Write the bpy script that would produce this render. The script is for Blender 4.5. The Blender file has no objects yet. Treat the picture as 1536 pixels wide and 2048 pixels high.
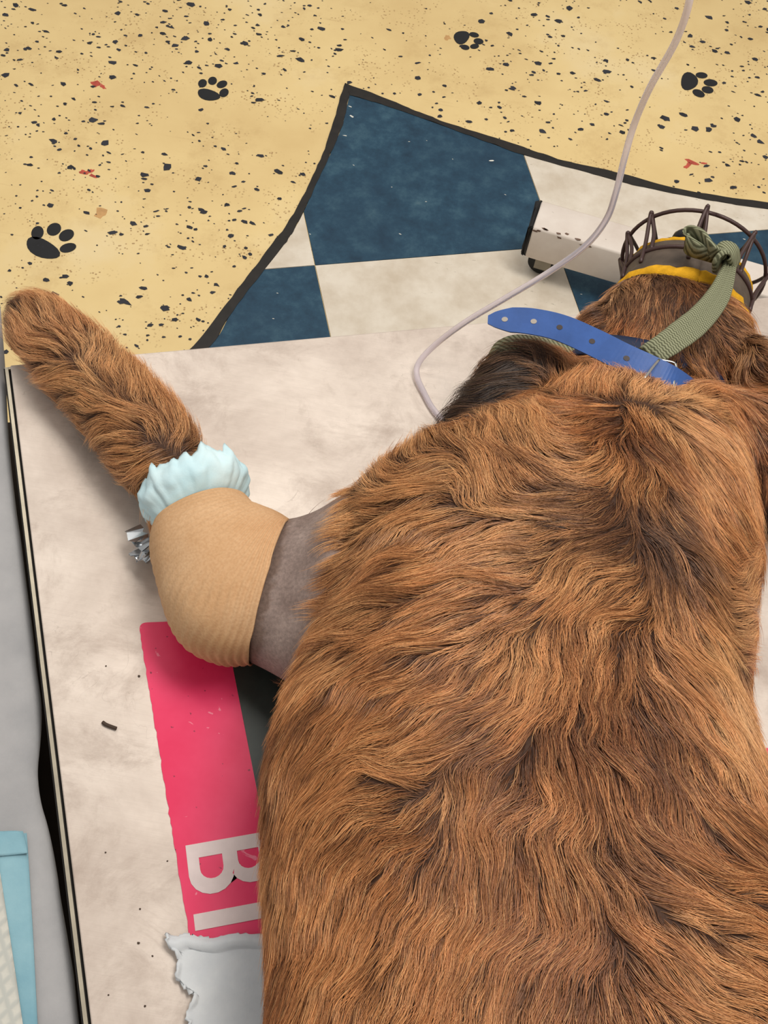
import bpy, bmesh, math, random
import numpy as np
from mathutils import Vector, Matrix
from mathutils.bvhtree import BVHTree
from mathutils.kdtree import KDTree
from mathutils.geometry import tessellate_polygon

# ------------------------------------------------------------------ camera, world, lights, exposure
SC = bpy.context.scene
C = SC.collection
F_PX, PITCH, ROLL, CAM_H = 2300.0, math.radians(59.5), math.radians(10.0), 1.40
TH = 0.43                                    # height of the table top
fw = np.array([0, math.cos(PITCH), -math.sin(PITCH)])
up0 = np.array([0, math.sin(PITCH), math.cos(PITCH)])
r0 = np.array([1.0, 0, 0])
cr, sr = math.cos(ROLL), math.sin(ROLL)
CX = cr * r0 + sr * up0
CY = -sr * r0 + cr * up0
EYE = np.array([0, 0, CAM_H])
cam_d = bpy.data.cameras.new('camera')
cam = bpy.data.objects.new('camera', cam_d)
C.objects.link(cam)
cam_d.sensor_fit = 'VERTICAL'
cam_d.sensor_height = 36.0
cam_d.lens = 36.0 * F_PX / 2048.0
cam_d.clip_start = 0.02
M3 = Matrix((CX, CY, -fw)).transposed()
cam.matrix_world = Matrix.Translation(EYE) @ M3.to_4x4()
SC.camera = cam

w = bpy.data.worlds.new('world')
SC.world = w
w.use_nodes = True
w.node_tree.nodes['Background'].inputs[0].default_value = (1.0, 0.955, 0.90, 1)
w.node_tree.nodes['Background'].inputs[1].default_value = 0.50


def area(name, loc, target, sx, sy, power, col):
    d = bpy.data.lights.new(name, 'AREA')
    d.shape = 'RECTANGLE'
    d.size, d.size_y, d.energy, d.color = sx, sy, power, col
    o = bpy.data.objects.new(name, d)
    C.objects.link(o)
    o.location = loc
    o.rotation_euler = (Vector(target) - Vector(loc)).to_track_quat('-Z', 'Y').to_euler()
    return o


area('ceiling_lamp', (0.55, 0.8, 2.6), (0.25, 0.45, 0.4), 1.2, 0.6, 36, (1.0, 0.95, 0.88))
area('ceiling_lamp', (-0.7, 1.9, 2.6), (-0.2, 0.9, 0.2), 1.2, 0.6, 11, (1.0, 0.95, 0.88))

SC.view_settings.view_transform = 'Standard'
SC.view_settings.look = 'None'
SC.view_settings.gamma = 1.0
SC.view_settings.use_curve_mapping = False
SC.view_settings.exposure = 0.0
SC.cycles.max_bounces = 6
SC.cycles.diffuse_bounces = 3
SC.cycles.glossy_bounces = 3
SC.cycles.transparent_max_bounces = 8

rng = np.random.default_rng(7)
random.seed(7)


# ------------------------------------------------------------------ helpers
def P(x, y, z):
    """place on the level plane at height z that the photograph shows at (x, y)"""
    u, v = (x - 768) / F_PX, -(y - 1024) / F_PX
    d = fw + u * CX + v * CY
    return EYE + d * ((z - CAM_H) / d[2])


def lin(r, g, b):
    f = lambda c: (c / 12.92 if c <= .04045 else ((c + .055) / 1.055) ** 2.4)
    return (f(r / 255), f(g / 255), f(b / 255))


def L4(r, g, b):
    return lin(r, g, b) + (1.0,)


def smooth(o, flag=True):
    o.data.polygons.foreach_set('use_smooth', [flag] * len(o.data.polygons))
    return o


def obj(name, verts, faces, mat, parent=None, sm=False):
    me = bpy.data.meshes.new(name)
    me.from_pydata([tuple(map(float, v)) for v in verts], [], [tuple(int(i) for i in f) for f in faces])
    me.validate()
    me.update()
    o = bpy.data.objects.new(name, me)
    C.objects.link(o)
    if mat:
        me.materials.append(mat)
    if parent:
        attach(o, parent)
    if sm:
        smooth(o)
    return o


def attach(o, parent):
    o.parent = parent
    o.matrix_parent_inverse = WM(parent).inverted()


def WM(o):
    return Matrix.Translation(o.location) @ o.rotation_euler.to_matrix().to_4x4()


def tag(o, label=None, cat=None, group=None, kind=None):
    if label: o['label'] = label
    if cat: o['category'] = cat
    if group: o['group'] = group
    if kind: o['kind'] = kind
    return o


def thing(name, loc, label, cat, group=None):
    o = bpy.data.objects.new(name, None)
    C.objects.link(o)
    o.empty_display_size = .05
    o.location = tuple(map(float, loc))
    return tag(o, label, cat, group)


def bm_obj(name, bm, mat, parent=None, sm=False):
    me = bpy.data.meshes.new(name)
    bmesh.ops.recalc_face_normals(bm, faces=bm.faces)
    bm.to_mesh(me)
    bm.free()
    o = bpy.data.objects.new(name, me)
    C.objects.link(o)
    me.materials.append(mat)
    if parent: attach(o, parent)
    if sm: smooth(o)
    return o


def catmull(pts, n):
    p = np.asarray(pts, float)
    p = np.vstack([2 * p[0] - p[1], p, 2 * p[-1] - p[-2]])
    out = []
    m = len(p) - 3
    for i in range(m):
        t = np.linspace(0, 1, n, endpoint=(i == m - 1))[:, None]
        a, b, c, d = p[i], p[i + 1], p[i + 2], p[i + 3]
        out.append(.5 * (2 * b + (c - a) * t + (2 * a - 5 * b + 4 * c - d) * t ** 2 + (3 * b - a - 3 * c + d) * t ** 3))
    return np.vstack(out)


def grid_faces(n, m, closed=True, caps=True):
    """n rings of m points"""
    fs = []
    mm = m if closed else m - 1
    for i in range(n - 1):
        for j in range(mm):
            k = (j + 1) % m
            fs.append((i * m + j, i * m + k, (i + 1) * m + k, (i + 1) * m + j))
    if caps and closed:
        fs.append(tuple(range(m))[::-1])
        fs.append(tuple((n - 1) * m + j for j in range(m)))
    return fs


def tube(path, rad, m=10):
    path = np.asarray(path, float)
    n = len(path)
    rad = np.full(n, rad) if np.isscalar(rad) else np.asarray(rad)
    T = np.gradient(path, axis=0)
    T /= np.linalg.norm(T, axis=1)[:, None] + 1e-12
    ref = np.array([0, 0, 1.0]) if abs(T[0][2]) < .9 else np.array([1.0, 0, 0])
    vs = []
    N = np.cross(T[0], ref); N /= np.linalg.norm(N)
    for i in range(n):
        N = N - T[i] * (N @ T[i]); N /= np.linalg.norm(N)
        B = np.cross(T[i], N)
        for j in range(m):
            a = 2 * math.pi * j / m
            vs.append(path[i] + rad[i] * (math.cos(a) * N + math.sin(a) * B))
    return vs, grid_faces(n, m)


def ribbon(path, side, half_w, thick, m=0):
    """flat strap along a path: side = width direction at each point; chamfered rectangular section"""
    path = np.asarray(path, float); side = np.asarray(side, float)
    n = len(path)
    hw = np.full(n, half_w) if np.isscalar(half_w) else np.asarray(half_w)
    T = np.gradient(path, axis=0); T /= np.linalg.norm(T, axis=1)[:, None] + 1e-12
    side = side - T * np.sum(side * T, 1)[:, None]
    side /= np.linalg.norm(side, axis=1)[:, None] + 1e-12
    nrm = np.cross(T, side)
    nrm[nrm[:, 2] < 0] *= 1
    vs = []
    c = thick * .35
    prof = [(-1, -.5), (-1, .2), (-.94, .5), (-.5, .56), (0, .58), (.5, .56), (.94, .5), (1, .2), (1, -.5)]
    for i in range(n):
        for a, b in prof:
            vs.append(path[i] + side[i] * a * hw[i] + nrm[i] * b * thick)
    return vs, grid_faces(n, len(prof))


def inpoly(pts, poly):
    x, y = pts[:, 0], pts[:, 1]
    res = np.zeros(len(pts), bool)
    n = len(poly)
    for i in range(n):
        x1, y1 = poly[i][:2]; x2, y2 = poly[(i + 1) % n][:2]
        c = ((y1 > y) != (y2 > y)) & (x < (x2 - x1) * (y - y1) / (y2 - y1 + 1e-15) + x1)
        res ^= c
    return res


def clip(subject, quad):
    """Sutherland-Hodgman, quad counter-clockwise"""
    out = [np.array(p[:2]) for p in subject]
    for i in range(len(quad)):
        a, b = np.array(quad[i][:2]), np.array(quad[(i + 1) % len(quad)][:2])
        e = b - a
        ins = lambda p: e[0] * (p[1] - a[1]) - e[1] * (p[0] - a[0]) >= 0
        src, out = out, []
        for k in range(len(src)):
            p, q = src[k - 1], src[k]
            if ins(q):
                if not ins(p): out.append(cut(p, q, a, e))
                out.append(q)
            elif ins(p):
                out.append(cut(p, q, a, e))
        if not out: return []
    return out


def cut(p, q, a, e):
    d = q - p
    den = e[0] * d[1] - e[1] * d[0]
    t = -(e[0] * (p[1] - a[1]) - e[1] * (p[0] - a[0])) / (den if abs(den) > 1e-14 else 1e-14)
    return p + d * t


def slab(name, outline, z0, z1, mat, parent=None):
    """flat plate with the given outline"""
    bm = bmesh.new()
    lo = [bm.verts.new((p[0], p[1], z0)) for p in outline]
    hi = [bm.verts.new((p[0], p[1], z1)) for p in outline]
    n = len(lo)
    for t in tessellate_polygon([[Vector((p[0], p[1], 0)) for p in outline]]):
        bm.faces.new([hi[k] for k in t])
        bm.faces.new([lo[k] for k in t][::-1])
    for i in range(n):
        bm.faces.new((lo[i], lo[(i + 1) % n], hi[(i + 1) % n], hi[i]))
    return bm_obj(name, bm, mat, parent)


def box_bm(bm, x0, y0, z0, x1, y1, z1, M=None, bev=0):
    r = bmesh.ops.create_cube(bm, size=1)
    for v in r['verts']:
        v.co = Vector(((x0 + x1) / 2 + v.co.x * (x1 - x0), (y0 + y1) / 2 + v.co.y * (y1 - y0), (z0 + z1) / 2 + v.co.z * (z1 - z0)))
    if bev:
        es = list({e for v in r['verts'] for e in v.link_edges})
        g = bmesh.ops.bevel(bm, geom=es, offset=bev, segments=2, profile=.5, affect='EDGES')
        vs = {v for f in g['faces'] for v in f.verts}
    if M is not None:
        for v in (bm.verts if bev else r['verts']): v.co = M @ v.co


def vnoise(p, seed=0):
    """smooth 3-D value noise in -1..1"""
    p = np.asarray(p, float)
    i = np.floor(p).astype(np.int64); f = p - i
    f = f * f * (3 - 2 * f)
    def h(a, b, c):
        n = (a * 73856093) ^ (b * 19349663) ^ (c * 83492791) ^ (seed * 2654435761 & 0x7fffffff)
        n = (n ^ (n >> 13)) * 1274126177 & 0x7fffffff
        n = (n ^ (n >> 16)) & 0xffff
        return n / 32767.5 - 1
    x, y, z = i[..., 0], i[..., 1], i[..., 2]
    r = 0
    for dx in (0, 1):
        for dy in (0, 1):
            for dz in (0, 1):
                wt = (f[..., 0] if dx else 1 - f[..., 0]) * (f[..., 1] if dy else 1 - f[..., 1]) * (f[..., 2] if dz else 1 - f[..., 2])
                r = r + wt * h(x + dx, y + dy, z + dz)
    return r


# ------------------------------------------------------------------ materials
class Mat:
    def __init__(s, name):
        s.m = bpy.data.materials.new(name)
        s.m.use_nodes = True
        s.t = s.m.node_tree
        s.b = s.t.nodes['Principled BSDF']

    def n(s, kind, **kw):
        nd = s.t.nodes.new(kind)
        for k, v in kw.items():
            if k.startswith('i_'):
                nd.inputs[k[2:].replace('_', ' ')].default_value = v
            else:
                setattr(nd, k, v)
        return nd

    def l(s, a, b): s.t.links.new(a, b)

    def noise(s, scale, detail=4, rough=.6, coord=None, dist=0):
        nd = s.n('ShaderNodeTexNoise')
        nd.inputs['Scale'].default_value = scale
        nd.inputs['Detail'].default_value = detail
        nd.inputs['Roughness'].default_value = rough
        nd.inputs['Distortion'].default_value = dist
        s.l(coord or s.pos(), nd.inputs['Vector'])
        return nd.outputs['Fac']

    def pos(s):
        if not hasattr(s, '_p'): s._p = s.n('ShaderNodeNewGeometry').outputs['Position']
        return s._p

    def scaled(s, sx, sy, sz, rot=0):
        mp = s.n('ShaderNodeMapping')
        mp.inputs['Scale'].default_value = (sx, sy, sz)
        mp.inputs['Rotation'].default_value = (0, 0, rot)
        s.l(s.pos(), mp.inputs['Vector'])
        return mp.outputs[0]

    def ramp(s, fac, stops):
        r = s.n('ShaderNodeValToRGB')
        e = r.color_ramp.elements
        while len(e) < len(stops): e.new(.5)
        for k, (p, c) in enumerate(stops):
            e[k].position = p
            e[k].color = c if len(c) == 4 else tuple(c) + (1,)
        s.l(fac, r.inputs[0])
        return r.outputs[0]

    def mix(s, fac, a, b, mode='MIX'):
        m = s.n('ShaderNodeMix', data_type='RGBA', blend_type=mode)
        for sock, v in ((m.inputs[0], fac), (m.inputs[6], a), (m.inputs[7], b)):
            if hasattr(v, 'is_linked'): s.l(v, sock)
            else: sock.default_value = v
        return m.outputs[2]

    def bump(s, h, strength=.3, dist=.002):
        b = s.n('ShaderNodeBump')
        b.inputs['Strength'].default_value = strength
        b.inputs['Distance'].default_value = dist
        s.l(h, b.inputs['Height'])
        s.l(b.outputs[0], s.b.inputs['Normal'])

    def set(s, color=None, rough=.5, metal=0, spec=.5, **kw):
        if color is not None:
            if hasattr(color, 'is_linked'): s.l(color, s.b.inputs['Base Color'])
            else: s.b.inputs['Base Color'].default_value = color
        if hasattr(rough, 'is_linked'): s.l(rough, s.b.inputs['Roughness'])
        else: s.b.inputs['Roughness'].default_value = rough
        s.b.inputs['Metallic'].default_value = metal
        s.b.inputs['Specular IOR Level'].default_value = spec
        for k, v in kw.items(): s.b.inputs[k.replace('_', ' ')].default_value = v
        return s.m


def plain(name, rgb, rough=.6, metal=0, spec=.4, var=.12, scale=60, bump=0, **kw):
    s = Mat(name)
    c = L4(*rgb)
    d = tuple(x * (1 - var) for x in c[:3]) + (1,)
    e = tuple(min(1, x * (1 + var)) for x in c[:3]) + (1,)
    nz = s.noise(scale)
    if bump: s.bump(s.noise(scale * 6), bump, .001)
    return s.set(s.ramp(nz, [(.3, d), (.7, e)]), rough, metal, spec, **kw)


def floor_yellow():
    s = Mat('yellow_linoleum')
    c = s.ramp(s.noise(3.0, 5, .6), [(.3, L4(222, 192, 134)), (.55, L4(236, 209, 150)), (.75, L4(240, 219, 172))])
    dirt = s.ramp(s.noise(9, 8, .75, s.scaled(1, 1, 1)), [(.52, (0, 0, 0, 1)), (.8, (.55, .55, .55, 1))])
    c = s.mix(dirt, c, L4(188, 152, 98))
    # faint scuffs, long across the floor
    sc = s.ramp(s.noise(5, 6, .7, s.scaled(.6, 9, 1, .25)), [(.64, (0, 0, 0, 1)), (.74, (.30, .30, .30, 1))])
    c = s.mix(sc, c, L4(170, 132, 88))
    # tiny pale brown flecks
    v = s.n('ShaderNodeTexVoronoi', feature='F1')
    v.inputs['Scale'].default_value = 150
    s.l(s.pos(), v.inputs['Vector'])
    pick = s.ramp(s.noise(14, 3, .5), [(.5, (0, 0, 0, 1)), (.62, (1, 1, 1, 1))])
    fl = s.ramp(v.outputs['Distance'], [(.16, (.75, .75, .75, 1)), (.3, (0, 0, 0, 1))])
    c = s.mix(s.mix(1.0, fl, pick, 'MULTIPLY'), c, L4(150, 112, 70))
    s.bump(s.noise(120, 3), .05, .001)
    return s.set(c, .5, 0, .3)


def tile_blue():
    s = Mat('blue_tile')
    c = s.ramp(s.noise(22, 7, .72), [(.28, L4(24, 50, 70)), (.5, L4(40, 74, 96)), (.66, L4(62, 96, 114)), (.8, L4(96, 124, 134))])
    c = s.mix(s.ramp(s.noise(5, 3), [(.35, (0, 0, 0, 1)), (.7, (.5, .5, .5, 1))]), c, L4(30, 58, 80))
    return s.set(c, .5, 0, .3)


def tile_white():
    s = Mat('white_tile')
    c = s.ramp(s.noise(14, 6, .65), [(.3, L4(206, 192, 172)), (.6, L4(228, 218, 202)), (.8, L4(236, 228, 214))])
    f = s.ramp(s.noise(50, 4, .7, s.scaled(1, 3.2, 1, .5)), [(.64, (0, 0, 0, 1)), (.70, (.8, .8, .8, 1))])
    f2 = s.ramp(s.noise(7, 2), [(.45, (0, 0, 0, 1)), (.6, (1, 1, 1, 1))])
    c = s.mix(s.mix(1.0, f, f2, 'MULTIPLY'), c, L4(140, 132, 108))
    return s.set(c, .5, 0, .3)


def steel():
    s = Mat('worn_steel')
    c = s.ramp(s.noise(6, 7, .68, None, .4), [(.32, L4(184, 169, 158)), (.5, L4(208, 195, 184)), (.68, L4(228, 216, 205))])
    smear = s.ramp(s.noise(13, 8, .74, s.scaled(1, 1.25, 1, .3), .5), [(.52, (0, 0, 0, 1)), (.74, (.6, .6, .6, 1))])
    c = s.mix(smear, c, L4(156, 138, 126))
    brush = s.noise(40, 3, .6, s.scaled(.6, 40, 1, 1.62))
    c = s.mix(s.ramp(brush, [(.4, (0, 0, 0, 1)), (.8, (.16, .16, .16, 1))]), c, L4(150, 138, 126))
    hair = s.ramp(s.noise(16, 2, .4, s.scaled(1, 1, 1), 2.5), [(.497, (0, 0, 0, 1)), (.5, (.3, .3, .3, 1)), (.503, (0, 0, 0, 1))])
    hp = s.ramp(s.noise(6, 2), [(.52, (0, 0, 0, 1)), (.62, (1, 1, 1, 1))])
    c = s.mix(s.mix(1.0, hair, hp, 'MULTIPLY'), c, L4(120, 104, 92))
    r = s.ramp(s.noise(8, 6, .7, None, .6), [(.3, (.42, .42, .42, 1)), (.7, (.6, .6, .6, 1))])
    s.bump(s.noise(9, 6, .6), .08, .004)
    return s.set(c, r, .25, .35)


def pink_print():
    s = Mat('pink_label')
    c = s.ramp(s.noise(8, 5, .6), [(.35, L4(224, 26, 86)), (.65, L4(238, 62, 110))])
    sc = s.ramp(s.noise(45, 4, .6, s.scaled(1, 1.6, 1, .4), 1.0), [(.68, (0, 0, 0, 1)), (.71, (.65, .65, .65, 1))])
    c = s.mix(sc, c, L4(244, 150, 170))
    sp = s.ramp(s.noise(130, 2, .5), [(.72, (0, 0, 0, 1)), (.75, (.8, .8, .8, 1))])
    c = s.mix(sp, c, L4(110, 20, 50))
    return s.set(c, .42, 0, .4)


def fur_mat():
    s = Mat('fur')
    a = s.n('ShaderNodeAttribute', attribute_name='tint')
    h = s.n('ShaderNodeHairInfo')
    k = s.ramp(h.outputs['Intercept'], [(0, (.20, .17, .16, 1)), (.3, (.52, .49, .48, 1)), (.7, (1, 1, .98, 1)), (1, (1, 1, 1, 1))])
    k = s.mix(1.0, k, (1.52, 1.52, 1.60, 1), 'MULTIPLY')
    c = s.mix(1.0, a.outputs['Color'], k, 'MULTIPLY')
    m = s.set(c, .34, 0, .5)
    return m


def skin_mat():
    s = Mat('dog_skin')
    a = s.n('ShaderNodeAttribute', attribute_name='tint')
    nz = s.ramp(s.noise(300, 3, .7), [(.35, (.78, .78, .78, 1)), (.65, (1.12, 1.12, 1.12, 1))])
    c = s.mix(1.0, a.outputs['Color'], nz, 'MULTIPLY')
    s.bump(s.noise(500, 2), .25, .001)
    return s.set(c, .7, 0, .3)


def crepe():
    s = Mat('beige_crepe')
    c = s.ramp(s.noise(20, 5, .6), [(.3, L4(196, 154, 112)), (.7, L4(212, 174, 134))])
    f = s.noise(420, 2, .5)
    c = s.mix(s.ramp(f, [(.35, (.25, .25, .25, 1)), (.6, (0, 0, 0, 1))]), c, L4(168, 122, 80))
    s.bump(f, .35, .0008)
    return s.set(c, .85, 0, .2)


def strap_mat():
    s = Mat('olive_webbing')
    w_ = s.n('ShaderNodeTexWave', wave_type='BANDS', bands_direction='Y')
    w_.inputs['Scale'].default_value = 120
    w_.inputs['Distortion'].default_value = 1.0
    s.l(s.scaled(1, 1, 1, .75), w_.inputs['Vector'])
    c = s.ramp(w_.outputs['Fac'], [(.15, L4(88, 90, 68)), (.6, L4(146, 148, 120))])
    s.bump(w_.outputs['Fac'], .5, .001)
    return s.set(c, .8, 0, .2)


def paper(name, a, b):
    s = Mat(name)
    c = s.ramp(s.noise(18, 6, .6), [(.3, L4(*a)), (.7, L4(*b))])
    s.bump(s.noise(60, 5, .7), .3, .002)
    return s.set(c, .8, 0, .2)


def quilt():
    s = Mat('quilted_pad')
    vals = []
    for rot in (.6, -.6):
        w_ = s.n('ShaderNodeTexWave', wave_type='BANDS')
        w_.inputs['Scale'].default_value = 34
        s.l(s.scaled(1, 1, 1, rot), w_.inputs['Vector'])
        vals.append(w_.outputs['Fac'])
    m = s.n('ShaderNodeMath', operation='MAXIMUM')
    s.l(vals[0], m.inputs[0]); s.l(vals[1], m.inputs[1])
    s.bump(m.outputs[0], .35, .002)
    c = s.ramp(m.outputs[0], [(.4, L4(206, 205, 196)), (.95, L4(188, 190, 184))])
    return s.set(c, .85, 0, .2)


def white_paint():
    s = Mat('chipped_white_paint')
    c = s.ramp(s.noise(12, 5, .6), [(.3, L4(214, 200, 188)), (.7, L4(234, 224, 214))])
    ch = s.ramp(s.noise(28, 5, .7, s.scaled(1, 1, 1), .5), [(.69, (0, 0, 0, 1)), (.705, (1, 1, 1, 1))])
    c = s.mix(ch, c, L4(86, 66, 54))
    return s.set(c, .45, 0, .4)


def tubing():
    s = Mat('clear_tubing')
    return s.set(L4(240, 232, 238), .2, 0, .5, Transmission_Weight=.6, IOR=1.2)


M = dict(
    floor=floor_yellow(), blue=tile_blue(), white=tile_white(), steel=steel(), pink=pink_print(), fur=fur_mat(), skin=skin_mat(),
    crepe=crepe(), strap=strap_mat(), paint=white_paint(), tubing=tubing(), quilt=quilt(),
    black=plain('black_inlay', (34, 30, 26), .5, var=.3), paw=plain('black_print', (24, 25, 28), .5, var=.2),
    speck=plain('dark_chip', (42, 43, 50), .6, var=.55, scale=25), red=plain('red_stain', (196, 84, 66), .6, var=.3),
    pale=plain('pale_stain', (206, 160, 104), .6, var=.15), fleck=plain('white_fleck', (222, 220, 210), .6),
    dkgreen=plain('dark_green_print', (46, 54, 50), .4, var=.2), letter=plain('white_print', (222, 206, 204), .5, var=.06),
    rim=plain('steel_rim', (176, 168, 150), .35, .6), dark=plain('dark_gap', (28, 26, 24), .8), iron=plain('brown_wire', (66, 46, 44), .45, .2, .5),
    leather=plain('dark_leather', (84, 72, 62), .6, var=.25, bump=.3), felt=plain('yellow_felt', (214, 160, 40), .95, spec=.1, var=.2, scale=120, bump=.6),
    blueleather=plain('blue_leather', (54, 90, 156), .5, var=.14, scale=40, bump=.1), blue_shaded=plain('shaded_blue_leather', (22, 34, 62), .6),
    chrome=plain('chrome', (200, 196, 190), .2, 1), hole=plain('punched_hole', (72, 64, 62), .5), eyelet=plain('pale_hole', (168, 160, 150), .5),
    padblue=paper('blue_padding', (184, 220, 230), (214, 236, 240)), tornpad=paper('pale_underpad', (200, 206, 212), (226, 230, 232)),
    cloth=paper('grey_cloth', (158, 158, 160), (176, 175, 176)), bluefilm=paper('blue_film', (122, 166, 182), (146, 186, 198)),
    foil=plain('silver_foil', (190, 195, 200), .2, .9), rubber=plain('black_rubber', (26, 26, 26), .6), bench=plain('bench_grey', (96, 94, 92), .6),
    rust=plain('rust_chip', (112, 88, 74), .7), gap_shade=plain('gap_shade_brown', (62, 52, 42), .8), eye=plain('eye', (28, 18, 12), .1), nose=plain('nose', (26, 22, 22), .35), twig=plain('twig', (70, 56, 46), .8), beige=plain('castor_plastic', (150, 142, 126), .5),
)

# ------------------------------------------------------------------ floor
floor = slab('floor', [(-3, -2.5), (3.5, -2.5), (3.5, 4.5), (-3, 4.5)], -.05, 0, M['floor'])
tag(floor, kind='structure')

in1 = [(300, 800), (422, 692), (460, 632), (500, 577), (565, 495), (600, 440), (632, 370), (665, 300), (685, 250), (699, 192)]
out1 = [(262, 800), (388, 692), (465, 595), (525, 515), (580, 440), (615, 375), (645, 310), (665, 250), (680, 200), (690, 168)]
up2 = [(690, 168), (768, 197), (840, 227), (918, 255), (1028, 290), (1118, 320), (1233, 347), (1368, 382), (1536, 407), (1800, 440), (2200, 470)]
lo2 = [(699, 192), (768, 212), (868, 247), (978, 287), (1048, 312), (1168, 345), (1268, 372), (1418, 402), (1536, 420), (1800, 452), (2200, 482)]
F0 = lambda pts: [P(x, y, 0) for x, y in pts]
c_in1, c_out1, c_up2, c_lo2 = (catmull(F0(q), 6) for q in (in1, out1, up2, lo2))
jit = lambda c, a: c + np.c_[rng.normal(0, a, (len(c), 2)), np.zeros(len(c))]
def strip_(a, b):
    k = np.linspace(0, 1, 90)
    rs = lambda c: np.stack([np.interp(k, np.linspace(0, 1, len(c)), c[:, i]) for i in range(3)], 1)
    return np.vstack([rs(a), rs(b)[::-1]])
s1 = slab('border_strip', strip_(jit(c_out1, .0008), jit(c_in1, .0008)), 0.0002, .0026, M['black'], floor)
s2 = slab('border_strip', strip_(jit(c_up2, .0008), jit(c_lo2, .0008)), 0.0002, .0026, M['black'], floor)

O = P(630, 532, 0)
e1 = P(1112, 494, 0) - O
TS = np.linalg.norm(e1)
e2 = P(657, 665, 0) - P(608, 440, 0)
e2 = e2 / np.linalg.norm(e2) * TS
far_end = O + e1 * 4 + e2 * 6
region = [p for p in c_in1] + [p for p in c_lo2] + [O + e1 * 5.0 + e2 * 7, O - e1 * 1.8 + e2 * 7, O - e1 * 1.8 + e2 * 1.0]
for i in range(-2, 5):
    for j in range(-3, 6):
        g = .0006
        q = [O + e1 * (i + a) + e2 * (j + b) for a, b in ((0, 0), (0, 1), (1, 1), (1, 0))]
        cen = sum(q) / 4
        q = [cen + (v - cen) * (1 - g / TS * 2) for v in q]
        area2 = sum(q[k][0] * q[(k + 1) % 4][1] - q[(k + 1) % 4][0] * q[k][1] for k in range(4))
        if area2 < 0: q = q[::-1]
        pl = clip(region, q)
        if len(pl) < 3: continue
        a2 = abs(sum(pl[k][0] * pl[(k + 1) % len(pl)][1] - pl[(k + 1) % len(pl)][0] * pl[k][1] for k in range(len(pl)))) / 2
        if a2 < 2e-4: continue
        slab('floor_tile', pl, .0002, .0018, M['blue'] if (i + j) % 2 else M['white'], floor)

# paw prints: heel pad and four toes each, printed into the sheet
def blob(cx, cy, rx, ry, ang, lump=0, n=18):
    out = []
    for k in range(n):
        a = 2 * math.pi * k / n
        r = 1 + lump * math.cos(3 * a + .6)
        x, y = rx * r * math.cos(a), ry * r * math.sin(a)
        px, py = cx + x * math.cos(ang) - y * math.sin(ang), cy + x * math.sin(ang) + y * math.cos(ang)
        out.append(P(px, py, 0))
    return out[::-1]


PAWS = [
    [(85, 497, 36, 18, .42, .06), (75, 466, 12, 14, .5, 0), (108, 459, 15, 12, -.5, 0), (133, 471, 16, 11, -.45, 0), (136, 496, 17, 9, -.25, 0)],
    [(417, 190, 23, 11, .22, .06), (405, 167, 9, 8, -.5, 0), (425, 162, 9, 8, -.3, 0), (444, 169, 11, 7, -.35, 0), (448, 186, 10, 8, -.6, 0)],
    [(923, 75, 16, 13, -.3, .07), (948, 70, 10, 5, .2, 0), (957, 83, 10, 6, .15, 0), (949, 93, 9, 5, -.1, 0), (930, 95, 9, 5, .2, 0)],
    [(1378, 163, 17, 18, .3, .07), (1403, 151, 12, 6, .1, 0), (1421, 166, 14, 7, .1, 0), (1415, 180, 12, 7, .2, 0), (1397, 187, 13, 7, .4, 0)],
]
for pw in PAWS:
    e = bpy.data.objects.new('paw_print', None)
    C.objects.link(e)
    e.location = tuple(P(pw[0][0], pw[0][1], 0))
    attach(e, floor)
    for k, b in enumerate(pw):
        slab('heel_pad' if k == 0 else 'toe_pad', blob(*b), .0001, .0007, M['paw'], None)
        o = C.objects[-1]
        o.parent = e
        o.matrix_parent_inverse = Matrix.Translation(e.location).inverted()

# dark chips spread through the yellow sheet: the larger where the photograph has them, the small ones strewn
region_xy = np.array([p[:2] for p in (list(c_out1) + list(c_up2) + [O + e1 * 5.0 + e2 * 7, O - e1 * 1.8 + e2 * 7, O - e1 * 1.8 + e2])])
BIG = [(65, 20, 9), (92, 63, 8), (225, 125, 10), (225, 155, 10), (108, 283, 11), (187, 240, 9), (210, 287, 12), (60, 330, 8), (140, 335, 8), (413, 47, 7), (518, 200, 11), (677, 100, 9), (600, 120, 12),
       (437, 132, 10), (293, 215, 7), (335, 335, 11), (290, 350, 9), (397, 358, 9), (296, 381, 8), (522, 313, 9), (446, 298, 8), (265, 447, 9), (363, 495, 9), (488, 444, 9), (543, 470, 6), (250, 603, 15), (327, 616, 12), (286, 577, 11),
       (132, 553, 9), (110, 590, 10), (140, 567, 8), (92, 560, 8), (280, 594, 8), (225, 465, 9), (100, 412, 9), (380, 9, 11), (325, 45, 8), (324, 67, 8), (1012, 130, 8), (980, 138, 11), (1213, 143, 9), (1195, 160, 8), (1117, 42, 8), (1067, 30, 8),
       (1331, 238, 11), (1323, 255, 8), (1366, 230, 9), (1405, 84, 7), (1430, 103, 7), (1510, 118, 7), (1467, 375, 8), (1412, 332, 7), (1531, 315, 7), (1245, 266, 8), (1084, 263, 8), (1076, 206, 7), (937, 244, 7), (778, 60, 6), (1515, 190, 8), (1475, 240, 8),
       (1353, 363, 6), (1391, 258, 8), (370, 77, 9), (275, 30, 6), (40, 120, 8), (12, 150, 10), (10, 30, 7), (330, 22, 7), (190, 205, 6), (70, 245, 7), (560, 345, 7), (606, 350, 8), (466, 347, 7), (454, 410, 6), (404, 420, 8), (300, 650, 7), (350, 640, 7), (413, 553, 6), (433, 570, 7), (489, 515, 7)]
vs, fs = [], []
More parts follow.
